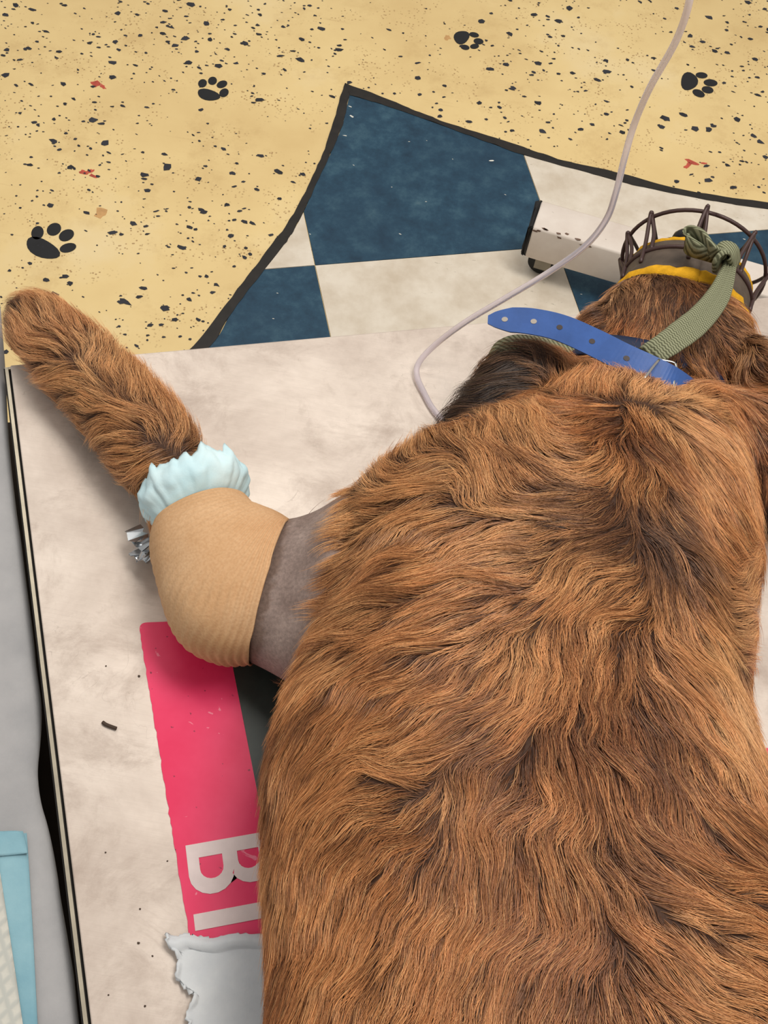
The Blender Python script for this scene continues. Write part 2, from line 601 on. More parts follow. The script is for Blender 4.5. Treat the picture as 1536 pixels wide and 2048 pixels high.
def chip(px, py, r, el, an):
    n = random.choice((5, 6, 7))
    c = P(px, py, 0)
    sc = np.linalg.norm(P(px + 1, py, 0) - c)
    b = len(vs)
    for k in range(n):
        a = 2 * math.pi * k / n
        rr = r * sc * random.uniform(.6, 1.25)
        x, y = rr * math.cos(a), rr * el * math.sin(a)
        vs.append((c[0] + x * math.cos(an) - y * math.sin(an), c[1] + x * math.sin(an) + y * math.cos(an), .0006))
    vs.append((c[0], c[1], .0008))
    for k in range(n): fs.append((b + k, b + (k + 1) % n, b + n))
for x, y, r in BIG:
    chip(x, y, r * .98, random.uniform(.5, .9), random.uniform(-.5, .5))
    for _ in range(random.choice((0, 1, 2))):
        chip(x + random.gauss(0, r * 1.3), y + random.gauss(0, r * .8), r * random.uniform(.25, .5), .6, random.uniform(-.5, .5))
cnt = 0
while cnt < 8500:
    px, py = random.uniform(-700, 2200), random.uniform(-900, 760)
    dens = .42 + .5 * max(0, min(1, (320 - py) / 320))
    if random.random() > dens: continue
    c = P(px, py, 0)
    if inpoly(np.array([[c[0], c[1]]]), region_xy)[0]: continue
    if random.random() > .55 + .75 * float(vnoise(np.array([c[0] * 7, c[1] * 7, 0]), 3)): continue
    r = min(8, 1.5 + random.expovariate(.55))
    chip(px, py, r, random.uniform(.4, .9), random.uniform(-.6, .6))
    cnt += 1
tag(obj('dark_chips', vs, fs, M['speck'], floor), kind='stuff')
# red and pale stains, white flecks on the blue tiles
def smear(name, pts, mat, z=.0005):
    for (x, y, rx, ry, an) in pts:
        n = 12
        out = []
        for k in range(n):
            a = -2 * math.pi * k / n
            r = random.uniform(.55, 1.25)
            X, Y = rx * r * math.cos(a), ry * r * math.sin(a)
            out.append(P(x + X * math.cos(an) - Y * math.sin(an), y + X * math.sin(an) + Y * math.cos(an), 0))
        slab(name, out, .0001, z, mat, floor)
smear('red_stain', [(193, 168, 12, 6, .3), (206, 174, 8, 4, .8), (168, 345, 9, 5, .1), (186, 352, 10, 4, .3), (180, 343, 8, 4, -.4), (1384, 325, 16, 4, .4), (1376, 331, 9, 4, -.5), (1408, 327, 8, 2, 0)], M['red'])
smear('pale_stain', [(201, 426, 13, 10, 0), (895, 75, 7, 5, 0)], M['pale'], .0004)
vs, fs = [], []
for x, y, r in [(704, 235, 7), (700, 215, 5), (690, 273, 6), (982, 323, 7), (1010, 391, 3), (783, 376, 3), (818, 285, 3), (800, 470, 4), (707, 332, 3), (555, 588, 3), (547, 639, 3), (853, 283, 2), (905, 320, 2), (1488, 480, 4), (852, 405, 3), (1162, 590, 3), (1525, 700, 3), (620, 470, 3)]:
    chip(x, y, r * .8, .35, random.uniform(-.9, .3))
vs = [(a, b, c + .0015) for a, b, c in vs]
tag(obj('white_flecks', vs, fs, M['fleck'], floor), kind='stuff')

# ------------------------------------------------------------------ white trolley foot on castors
TZ = .118
tA, tB = P(1085, 400, TZ), P(1065, 455, TZ)
tdir = P(1492, 518, TZ) - tA
tdir /= np.linalg.norm(tdir)
tside = np.cross([0, 0, 1.0], tdir)       # away from the viewer
wbeam = abs((tA - tB) @ tside)
org = tB + tdir * 0.0
trolley = thing('trolley_foot', (org[0] + tdir[0] * .3, org[1] + tdir[1] * .3, 0), 'white painted steel trolley foot with chipped edges lying on castors behind the muzzle', 'trolley')
MT = Matrix(((tdir[0], tside[0], 0, org[0]), (tdir[1], tside[1], 0, org[1]), (0, 0, 1, 0), (0, 0, 0, 1)))
HB = .066
bm = bmesh.new(); box_bm(bm, 0, 0, TZ - HB, .9, wbeam, TZ, MT, .004)
bm_obj('foot_bar', bm, M['paint'], trolley, True)
for k in range(11):
    X_ = abs(random.gauss(0, .10)) + .004
    on_top = random.random() < .5
    n_c = 7
    cy_, cz_ = (random.uniform(.0, .004), TZ + .0003) if on_top else (-.0003, TZ - random.uniform(.002, .006))
    ol = []
    for q in range(n_c):
        a_ = 2 * math.pi * q / n_c
        ra, rb = random.uniform(.002, .007), random.uniform(.001, .003)
        ol.append(MT @ (Vector((X_ + ra * math.cos(a_), max(.0, cy_ + rb * math.sin(a_) + .003), cz_)) if on_top else Vector((X_ + ra * math.cos(a_), cy_, min(TZ - .001, cz_ + rb * math.sin(a_))))))
    obj('paint_chip', ol, [tuple(range(n_c))], M['rust'], trolley)
# uneven dark end plug
bm = bmesh.new(); box_bm(bm, -.006, .002, TZ - HB + .002, .002, wbeam - .001, TZ - .002, MT, .002)
bmesh.ops.subdivide_edges(bm, edges=bm.edges[:], cuts=2)
for v in bm.verts: v.co += Vector((random.gauss(0, .0012), random.gauss(0, .0012), random.gauss(0, .0012)))
bm_obj('end_plug', bm, M['rubber'], trolley)
for k in range(2):
    X = .03 if k == 0 else .82
    cas = bpy.data.objects.new('castor', None); C.objects.link(cas)
    cas.location = (MT @ Vector((X, wbeam / 2, 0)))[:]
    attach(cas, trolley)
    def sub(name, bm_, mat, s=False):
        o = bm_obj(name, bm_, mat, None, s); o.parent = cas; o.matrix_parent_inverse = Matrix.Translation(cas.location).inverted(); return o
    bm = bmesh.new()
    bmesh.ops.create_cone(bm, cap_ends=True, segments=28, radius1=.024, radius2=.024, depth=.02)
    bmesh.ops.bevel(bm, geom=[e for e in bm.edges if e.calc_face_angle(0) > 1], offset=.004, segments=2, affect='EDGES')
    R = Matrix.Rotation(math.pi / 2, 4, 'X')
    for v in bm.verts: v.co = MT @ (Matrix.Translation((X, wbeam / 2, .024)) @ R @ v.co)
    sub('wheel', bm, M['rubber'], True)
    bm = bmesh.new()
    for yy in (-.0145, .0115):
        box_bm(bm, X - .012, wbeam / 2 + yy, .018, X + .014, wbeam / 2 + yy + .003, TZ - HB - .002)
    box_bm(bm, X - .014, wbeam / 2 - .016, TZ - HB - .005, X + .016, wbeam / 2 + .016, TZ - HB)
    for v in bm.verts: v.co = MT @ v.co
    sub('fork', bm, M['beige'])

# ------------------------------------------------------------------ steel table
cor = P(20, 730, TH)
dx = P(1536, 594, TH) - cor; dx /= np.linalg.norm(dx)
dy = P(182, 2048, TH) - cor; dy /= np.linalg.norm(dy)
W_, D_ = 0.98, 1.45
T2 = lambda a, b: cor + dx * a + dy * b
table = thing('exam_table', (*(T2(W_ / 2, D_ / 2)[:2]), 0), 'worn stainless steel examination table with pink printed label under the dog', 'table')
def tslab(name, a0, b0, a1, b1, z0, z1, mat, parent):
    return slab(name, [T2(a0, b0), T2(a0, b1), T2(a1, b1), T2(a1, b0)], z0, z1, mat, parent)
top = tslab('table_top', 0, 0, W_, D_, TH - .003, TH, M['steel'], table)
bv = top.modifiers.new('bev', 'BEVEL'); bv.width = .0015; bv.segments = 2
# lip along each side: dark joint, light strip, folded-down skirt
for nm, (a0, b0, a1, b1) in {'l': (-.0024, 0, 0, D_), 'r': (W_, 0, W_ + .0028, D_)}.items():
    tslab('joint', a0, b0, a1, b1, TH - .02, TH - .006, M['dark'], table)
tslab('joint', -.0072, .001, -.0056, D_, TH - .026, TH - .004, M['dark'], table)
tslab('edge_strip', -.0056, .001, -.0024, D_, TH - .030, TH - .002, M['rim'], table)
tslab('edge_strip', W_ + .0028, .001, W_ + .0085, D_, TH - .030, TH - .002, M['rim'], table)
tslab('skirt', -.0028, .0, W_ + .0028, .003, TH - .035, TH - .003, M['rim'], table)
tslab('skirt', -.0028, D_ - .003, W_ + .0028, D_, TH - .035, TH - .003, M['rim'], table)
tslab('core_board', .003, .0035, W_ - .003, D_ - .0035, TH - .028, TH - .0035, M['dark'], table)
for a in (.1, W_ - .16):
    for b in (.16, D_ - .22):
        bm = bmesh.new()
        c0 = T2(a + .03, b + .03)
        box_bm(bm, c0[0] - .025, c0[1] - .025, 0.002, c0[0] + .025, c0[1] + .025, TH - .03, None, .004)
        bm_obj('leg', bm, M['paint'], table)

# printed label: pink field, dark field, white letters
z = TH
def rounded(pts, r=.012, n=5):
    out = []
    m = len(pts)
    for i in range(m):
        p0, p, p1 = (np.array(pts[(i + k) % m][:2]) for k in (-1, 0, 1))
        a = p + (p0 - p) / np.linalg.norm(p0 - p) * r; b = p + (p1 - p) / np.linalg.norm(p1 - p) * r
        for k in range(n + 1):
            t = k / n
            out.append((1 - t) ** 2 * a + 2 * t * (1 - t) * p + t * t * b)
    return out
def jag(a, b, n, amp):
    a, b = np.array(a), np.array(b)
    d = (b - a)[:2]; nn = np.array([-d[1], d[0]]) / np.linalg.norm(d)
    return [a[:2] + d * k / n + nn * rng.normal(0, amp) for k in range(1, n)]
lab_w = P(1640, 1200, TH)
LT, LB = P(277, 1246, z), P(432, 2200, z)
RT = P(457, 1310, z); RT2 = LT + dx * np.dot(P(452, 1290, z) - LT, dx)
rdir = (LB - LT) / np.linalg.norm(LB - LT)
edgeR = P(500, 1510, z); edgeR_top = P(447, 1240, z)
ed = (edgeR - edgeR_top) / np.linalg.norm(edgeR - edgeR_top)
edgeR_bot = edgeR_top + ed * np.linalg.norm(LB - LT)
cap = rounded([LT, LB, edgeR_bot, edgeR_top], .008)
left_edge = [p for p in cap]
fix = []
for k, p in enumerate(left_edge):
    fix.append(p)
    if k == 5:      # long left side, worn edge
        q = left_edge[6]
        fix += jag(p, q, 90, .00032)
label = slab('label', fix, z + .0002, z + .0008, M['pink'], table)
wide = np.linalg.norm(edgeR_top - LT)
d0, d1 = edgeR_top, edgeR_bot
slab('label', [d0 + dx * .0002, d1 + dx * .0002, d1 + dx * .22, d0 + dx * .22], z + .0002, z + .0007, M['dkgreen'], table)
e0 = d0 + dx * .30
q0 = P(1512, 1470, z)
qq = q0 - LT
off3 = max(0, (P(1520, 1478, z) - e0) @ ed)
slab('label', [e0 + ed * off3 + dx * .0002, d1 + dx * .3002, d1 + dx * .43, e0 + ed * off3 + dx * .43], z + .0002, z + .0008, M['pink'], table)
tag(C.objects[-2], 'dark green printed field'); tag(label, 'pink printed field')
def lsub(name, outline, holes=None):
    o = slab(name, outline, z + .0009, z + .0013, M['letter'], None)
    o.parent = label
    return o
def plate_with_holes(name, outer, holes, mat):
    """letter: outer outline with counters cut out"""
    bm = bmesh.new()
    es = []
    for loop in [outer] + holes:
        v = [bm.verts.new((p[0], p[1], z + .0013)) for p in loop]
        es += [bm.edges.new((v[i], v[(i + 1) % len(v)])) for i in range(len(v))]
    bmesh.ops.triangle_fill(bm, use_beauty=True, edges=es)
    g = bmesh.ops.extrude_face_region(bm, geom=bm.faces[:])
    for v in [e for e in g['geom'] if isinstance(e, bmesh.types.BMVert)]: v.co.z -= .0005
    return bm_obj(name, bm, mat, None)
# letter frame: rows run down the table, cap height across it
base = P(371, 1692, z); stem_top = P(540, 1662, z)
hx = (stem_top - base); hx /= np.linalg.norm(hx)                  # up the letters
wy = P(412, 1783, z) - P(371, 1692, z)
wy = wy - hx * (wy @ hx); wl = np.linalg.norm(wy); wy /= wl        # along the line of writing
CAPH = np.linalg.norm(P(371, 1692, z) - P(535, 1663, z))
LTf = lambda h, w_: base + hx * h * CAPH + wy * w_ * CAPH
def arc(h0, h1, w0, w1, n=10):
    """right-hand bowl of a B between heights h0..h1, straight from w0 to its curve reaching w1"""
    hc, hr = (h0 + h1) / 2, (h1 - h0) / 2
    ws = w1 - hr * .9
    return [LTf(hc - hr * math.cos(t), ws + (w1 - ws) * math.sin(t)) for t in np.linspace(0, math.pi, n)]
outerB = [LTf(0, 0)] + arc(0, .54, 0, .62) + arc(.50, 1.0, 0, .57)[1:] + [LTf(1, 0)]
holeB1 = [LTf(.14, .17)] + arc(.14, .42, 0, .44) + [LTf(.42, .17)]
holeB2 = [LTf(.60, .17)] + arc(.60, .86, 0, .40) + [LTf(.86, .17)]
o = plate_with_holes('letter', outerB, [holeB1, holeB2], M['letter']); o.parent = label
iz = np.dot(P(396, 1828, z) - base, wy) / CAPH
iz1 = np.dot(P(404, 1860, z) - base, wy) / CAPH
lsub('letter', [LTf(0, iz), LTf(0, iz1), LTf(1, iz1), LTf(1, iz)])

# ------------------------------------------------------------------ torn pad on the table
edge = [(332, 1872), (352, 1878), (372, 1872), (398, 1877), (430, 1880), (470, 1872), (520, 1873), (640, 1880), (760, 1900)]
left = [(332, 1890), (350, 1905), (356, 1925), (352, 1950), (362, 1975), (380, 1985), (388, 2000), (372, 2030), (378, 2060), (392, 2100), (420, 2200)]
def pad_pts(rows, cols):
    L_ = catmull([P(x, y, TH) for x, y in [edge[0]] + left], 5)
    L_ = L_[np.linspace(0, len(L_) - 1, rows).astype(int)]
    out = []
    E_ = catmull([P(x, y, TH) for x, y in edge], 6)
    for i in range(rows):
        for j in range(cols):
            t = j / (cols - 1)
            off = E_[min(len(E_) - 1, int(t * (len(E_) - 1)))] - E_[0]
            p = L_[i] + off
            p[2] = TH + .0035 + .0018 * float(vnoise(p * 38, 5)) + .004 * math.exp(-((i - 3.5) / 2) ** 2) + .004 * math.exp(-(j / 1.6) ** 2) * (1 + math.sin(i * .9)) * .5
            out.append(p + np.r_[rng.normal(0, .0009, 2) if (j == 0 or i == 0) else (0, 0), 0])
    return out
pv = pad_pts(46, 40)
pad = obj('torn_underpad', pv, grid_faces(46, 40, False, False), M['tornpad'], None, True)
sd = pad.modifiers.new('th', 'SOLIDIFY'); sd.thickness = .0022; sd.offset = -1
tag(pad, 'torn pale blue absorbent underpad scrap on the steel beside the letters', 'underpad')

# twig and crumbs on the steel
tw = [(205, 1444), (212, 1449), (222, 1453), (233, 1457)]
v_, f_ = tube(catmull([P(x, y, TH + .002) for x, y in tw], 4), .0016, 7)
tag(obj('twig', v_, f_, M['twig'], None, True), 'small dark bent twig lying on bare steel near the pink label', 'twig')
crumbs = [(278, 1352, 3.2, 'largest dark crumb, touching the upper left edge of the pink label'), (212, 1332, 2, 'tiny dark crumb on bare steel just above the bent twig'),
          (290, 2012, 2.6, 'dark crumb on the steel beside the frayed edge of the torn pad'), (217, 1990, 2, 'tiny dark crumb at the bottom of the steel strip, near the table edge'),
          (277, 1886, 3, 'brownish crumb on the steel beside the top of the torn pad'), (280, 1818, 2.2, 'tiny crumb on the steel level with the letter I'),
          (211, 1705, 2.2, 'tiny crumb on the steel level with the letter B, near the table edge'), (335, 1722, 2, 'tiny crumb close to the pink edge beside the letter B'),
          (305, 1912, 2, 'tiny crumb on the steel close to the corner of the torn pad')]
for x, y, r, lb in crumbs:
    bm = bmesh.new(); bmesh.ops.create_icosphere(bm, subdivisions=1, radius=r * .0004)
    c = P(x, y, TH + r * .0002)
    for v in bm.verts: v.co = Vector((v.co.x * random.uniform(.8, 1.3) + c[0], v.co.y * random.uniform(.7, 1.1) + c[1], v.co.z * .7 + c[2]))
    tag(bm_obj('crumb', bm, M['twig']), lb, 'crumb', 'dirt crumbs on the steel table')

# ------------------------------------------------------------------ draped bench beside the table
BZ = TH - .02
bedge = [(0, 600), (12, 760), (20, 900), (32, 1010), (45, 1090), (58, 1200), (72, 1310), (82, 1400), (81, 1480), (76, 1545), (82, 1600), (100, 1660), (112, 1730), (124, 1800), (138, 1890), (150, 1960), (160, 2048), (175, 2200), (200, 2500)]
be = catmull([P(x, y, BZ) for x, y in bedge], 5)
nb = len(be)
prof = [(-.42, 0), (-.3, 0), (-.22, .0), (-.15, 0), (-.1, .001), (-.07, .002), (-.045, .003), (-.028, .003), (-.014, .0015), (-.005, -.002), (0, -.008), (-.003, -.016), (-.010, -.03), (-.022, -.06), (-.035, -.11), (-.042, -.18), (-.045, -.26)]
cv = []
for i in range(nb):
    for k, (a, h) in enumerate(prof):
        p = be[i] + dx * a
        fold = .004 * float(vnoise(np.array([p[0] * 9, p[1] * 7, 1.0]), 9)) * (1 if a < -.02 else .4)
        hang = .006 * math.sin(i * .55 + .7 * math.sin(i * .21)) * min(1, max(0, -h * 6))
        p = p + dx * (hang - abs(hang) * .5)
        p[2] = BZ + h + fold
        cv.append(p)
sheet = obj('grey_sheet', cv, grid_faces(nb, len(prof), False, False), M['cloth'], None, True)
sheet.modifiers.new('s', 'SUBSURF').levels = 1
sheet.modifiers['s'].render_levels = 1
tag(sheet, 'grey cloth sheet draped over the side bench, its edge hanging along the table', 'sheet')
bench = thing('side_bench', (*(T2(-.25, .6)[:2]), 0), 'low grey bench hidden under the grey sheet next to the steel table', 'bench')
tslab('bench_top', -.46, -.02, -.16, D_ + .1, BZ - .05, BZ - .008, M['bench'], bench)
tslab('cabinet_body', -.46, -.02, -.16, D_ + .1, .002, BZ - .05, M['bench'], bench)
tslab('gap_shade_block', -.16, -.05, -.010, D_ + .1, .002, .26, M['gap_shade'], bench)  # added dark block standing in for shade in the gap beside the table

def film(name, outline, zoff, mat, parent=None, n=26):
    """sheet following the cloth: quad patch between four corners"""
    (a, b, c, d) = [P(x, y, BZ) for x, y in outline]
    vs_ = []
    for i in range(n):
        for j in range(n):
            s_, t_ = i / (n - 1), j / (n - 1)
            p = (a * (1 - t_) + b * t_) * (1 - s_) + (d * (1 - t_) + c * t_) * s_
            p[2] = BZ + .002 + zoff + .004 * float(vnoise(np.array([p[0] * 9, p[1] * 7, 1.0]), 9)) + .0015 * max(0, math.sin(t_ * 9 + s_ * 5))
            vs_.append(p)
    o = obj(name, vs_, grid_faces(n, n, False, False), mat, parent, True)
    sd_ = o.modifiers.new('t', 'SOLIDIFY'); sd_.thickness = .001
    return o
upad = thing('underpad', P(-40, 1900, BZ + .006), 'white quilted absorbent underpad with light blue border lying on the grey sheet', 'underpad')
film('border_film', [(-200, 1690), (56, 1670), (92, 2300), (-200, 2300)], .004, M['bluefilm'], upad)
film('quilted_core', [(-210, 1790), (0, 1728), (88, 2300), (-210, 2300)], .0065, M['quilt'], upad)
film('folded_corner', [(-60, 1668), (50, 1668), (60, 1712), (-60, 1722)], .0075, M['bluefilm'], upad, 10)

# ------------------------------------------------------------------ dog: one continuous body
def loft_rings(secs, n=6, m=40, ex=.85):
    """secs: (left px, right px, z of the widest level, z top, z bottom), heights above the table"""
    raw = []
    for (l, r, zm, zt, zb) in secs:
        raw.append(np.r_[P(*l, TH + zm), P(*r, TH + zm), TH + zt, TH + zb])
    cr_ = catmull(raw, n)
    vs_ = []
    for row in cr_:
        A, B, zt, zb = row[:3], row[3:6], row[6], row[7]
        c_, h_ = (A + B) / 2, (B - A) / 2
        for k in range(m):
            t = 2 * math.pi * k / m
            ct, st = math.cos(t), math.sin(t)
            cx_ = math.copysign(abs(ct) ** ex, ct); sx_ = math.copysign(abs(st) ** ex, st)
            p = c_ + h_ * cx_
            p[2] = c_[2] + (zt - c_[2]) * sx_ if st >= 0 else c_[2] + (c_[2] - zb) * sx_
            vs_.append(p)
    return vs_, grid_faces(len(cr_), m)

TORSO = [
    ((760, 3500), (1560, 3400), .10, .17, .02),
    ((600, 3200), (1800, 3100), .10, .22, .0),
    ((535, 2700), (1800, 2600), .10, .235, .0),
    ((540, 2300), (1720, 2250), .10, .235, .0),
    ((545, 2048), (1650, 2000), .10, .235, .0),
    ((535, 1750), (1570, 1720), .10, .235, .0),
    ((545, 1500), (1474, 1480), .10, .235, .0),
    ((610, 1310), (1480, 1310), .10, .235, .0),
    ((665, 1150), (1492, 1130), .10, .23, .0),
    ((690, 1030), (1480, 1000), .10, .222, .0),
    ((770, 960), (1450, 900), .10, .198, .0),
    ((900, 890), (1440, 860), .10, .170, .0),
    ((1010, 840), (1420, 820), .085, .142, .01),
    ((1080, 790), (1430, 795), .08, .125, .01),
    ((1135, 735), (1455, 770), .075, .12, .01),
    ((1172, 680), (1490, 750), .075, .128, .015),
    ((1190, 635), (1492, 705), .075, .135, .02),
    ((1222, 592), (1482, 665), .072, .122, .02),
    ((1262, 560), (1462, 622), .066, .100, .015),
    ((1296, 535), (1446, 582), .05, .080, .003),
    ((1325, 515), (1425, 546), .04, .058, .0),
]
LEG = [   # left foreleg from shoulder to paw; pixel chord across the limb
    ((620, 1380), (690, 1010), .075, .15, .01),
    ((560, 1345), (640, 1035), .07, .125, .01),
    ((510, 1318), (590, 1052), .062, .112, .005),
    ((420, 1275), (550, 1055), .058, .105, .002),
    ((345, 1190), (520, 1050), .056, .10, .002),
    ((318, 1090), (480, 1025), .05, .09, .004),
    ((290, 1000), (425, 960), .045, .078, .006),
    ((232, 940), (388, 875), .044, .078, .008),
    ((170, 855), (325, 795), .040, .072, .008),
    ((100, 770), (235, 705), .036, .064, .008),
    ((55, 718), (170, 648), .033, .058, .006),
    ((24, 680), (122, 612), .028, .052, .004),
    ((18, 648), (88, 600), .022, .040, .004),
    ((26, 628), (62, 604), .018, .030, .008),
]
RLEG = [
    ((1380, 1010), (1350, 820), .08, .16, .01),
    ((1490, 1050), (1470, 815), .07, .13, .005),
    ((1590, 1030), (1560, 800), .06, .11, .005),
    ((1680, 900), (1640, 760), .05, .09, .005),
    ((1790, 800), (1730, 690), .04, .07, .005),
    ((1880, 710), (1820, 620), .035, .06, .004),
    ((1930, 650), (1880, 590), .02, .04, .004),
]
RUFF = [
    ((985, 735), (1180, 750), .05, .10, .01),
    ((965, 765), (1170, 790), .05, .105, .01),
    ((925, 815), (1130, 850), .05, .10, .008),
    ((890, 870), (1080, 920), .05, .10, .005),
    ((880, 920), (1060, 960), .05, .09, .005),
]
HUMP = [   # shoulder ridge behind the collar
    ((1060, 905), (1340, 890), .14, .190, .08),
    ((1075, 850), (1340, 845), .13, .182, .07),
    ((1095, 805), (1330, 815), .115, .164, .06),
    ((1130, 775), (1310, 795), .10, .135, .05),
]
EARL = [((1168, 690), (1220, 712), .09, .115, .05), ((1160, 660), (1215, 675), .09, .12, .04), ((1172, 632), (1212, 645), .08, .105, .05)]
EARR = [((1470, 770), (1520, 790), .10, .14, .04), ((1478, 735), (1530, 755), .10, .14, .03), ((1475, 700), (1512, 712), .09, .125, .05)]
THIGHL = [((430, 2900), (700, 2700), .08, .17, .0), ((420, 2500), (650, 2450), .08, .16, .0), ((480, 2260), (640, 2260), .06, .12, .0)]
bv_, bf_ = [], []
for S in (TORSO, LEG, RLEG, RUFF, HUMP, EARL, EARR, THIGHL):
    a, b = loft_rings(S)
    o_ = len(bv_)
    bv_ += a; bf_ += [tuple(i + o_ for i in f) for f in b]
# toes
for (x, y) in ((30, 640), (38, 622), (56, 612), (74, 612)):
    bm = bmesh.new(); bmesh.ops.create_icosphere(bm, subdivisions=2, radius=.0085)
    c = P(x, y, TH + .018); o_ = len(bv_)
    bm.verts.index_update()
    bv_ += [np.array(v.co) * [1, 1.2, .9] + c for v in bm.verts]; bf_ += [tuple(v.index + o_ for v in f.verts) for f in bm.faces]; bm.free()
tmp = obj('tmp', bv_, bf_, None)
rm = tmp.modifiers.new('r', 'REMESH'); rm.mode = 'VOXEL'; rm.voxel_size = .006
sm_ = tmp.modifiers.new('s', 'SMOOTH'); sm_.iterations = 8; sm_.factor = .5
dg = bpy.context.evaluated_depsgraph_get()
bme = bpy.data.meshes.new_from_object(tmp.evaluated_get(dg))
bpy.data.objects.remove(tmp)
bme.name = 'body'
body = bpy.data.objects.new('dog', bme); C.objects.link(body)
bme.materials.clear(); bme.materials.append(M['skin'])
smooth(body)
tag(body, 'shaggy red brown dog lying on its belly on the steel table, bandaged foreleg stretched out', 'dog')

NV = len(bme.vertices)
co = np.empty(NV * 3); bme.vertices.foreach_get('co', co); co = co.reshape(-1, 3)
low = (co[:, 2] < TH + .0015) & ((co - cor) @ dy > -.01)
co[low, 2] = TH + .0015
bme.vertices.foreach_set('co', co.ravel()); bme.update()
W3 = lambda pts, z_: np.array([P(x, y, TH + z_) for x, y in pts])
shaved = W3([(590, 1040), (650, 985), (690, 1000), (690, 1110), (672, 1200), (646, 1290), (612, 1345), (560, 1410), (500, 1350), (480, 1310), (560, 1040)], .075)[:, :2]
wrapped = W3([(300, 1030), (400, 965), (500, 975), (600, 1030), (560, 1160), (520, 1330), (420, 1340), (320, 1260), (285, 1120)], .055)[:, :2]
isskin = inpoly(co, shaved) & (co[:, 2] > TH + .0)
tint = np.tile(np.array(lin(66, 42, 28)), (NV, 1))
d_sh = np.min(np.linalg.norm(co[:, None, :2] - shaved[None], axis=2), axis=1)
nz = vnoise(co * 60, 4)[:, None] * .5 + .5
skin_c = np.array(lin(122, 104, 97)) * (1 - nz) + np.array(lin(160, 142, 134)) * nz
tint[isskin] = skin_c[isskin]
wr = inpoly(co, wrapped); tint[wr] = np.array(lin(120, 100, 90))
ca = bme.color_attributes.new('tint', 'FLOAT_COLOR', 'POINT')
ca.data.foreach_set('color', np.c_[tint, np.ones(NV)].astype(np.float32).ravel())

bvh = BVHTree.FromObject(body, dg) if False else BVHTree.FromPolygons([Vector(v) for v in co], [tuple(p.vertices) for p in bme.polygons])

def on_body(x, y):
    u, v = (x - 768) / F_PX, -(y - 1024) / F_PX
    d = Vector(fw + u * CX + v * CY).normalized()
    h = bvh.ray_cast(Vector(EYE), d)
    if h[0] is None:
        p = P(x, y, TH + .08); h = bvh.find_nearest(Vector(p))
    return np.array(h[0]), np.array(h[1])

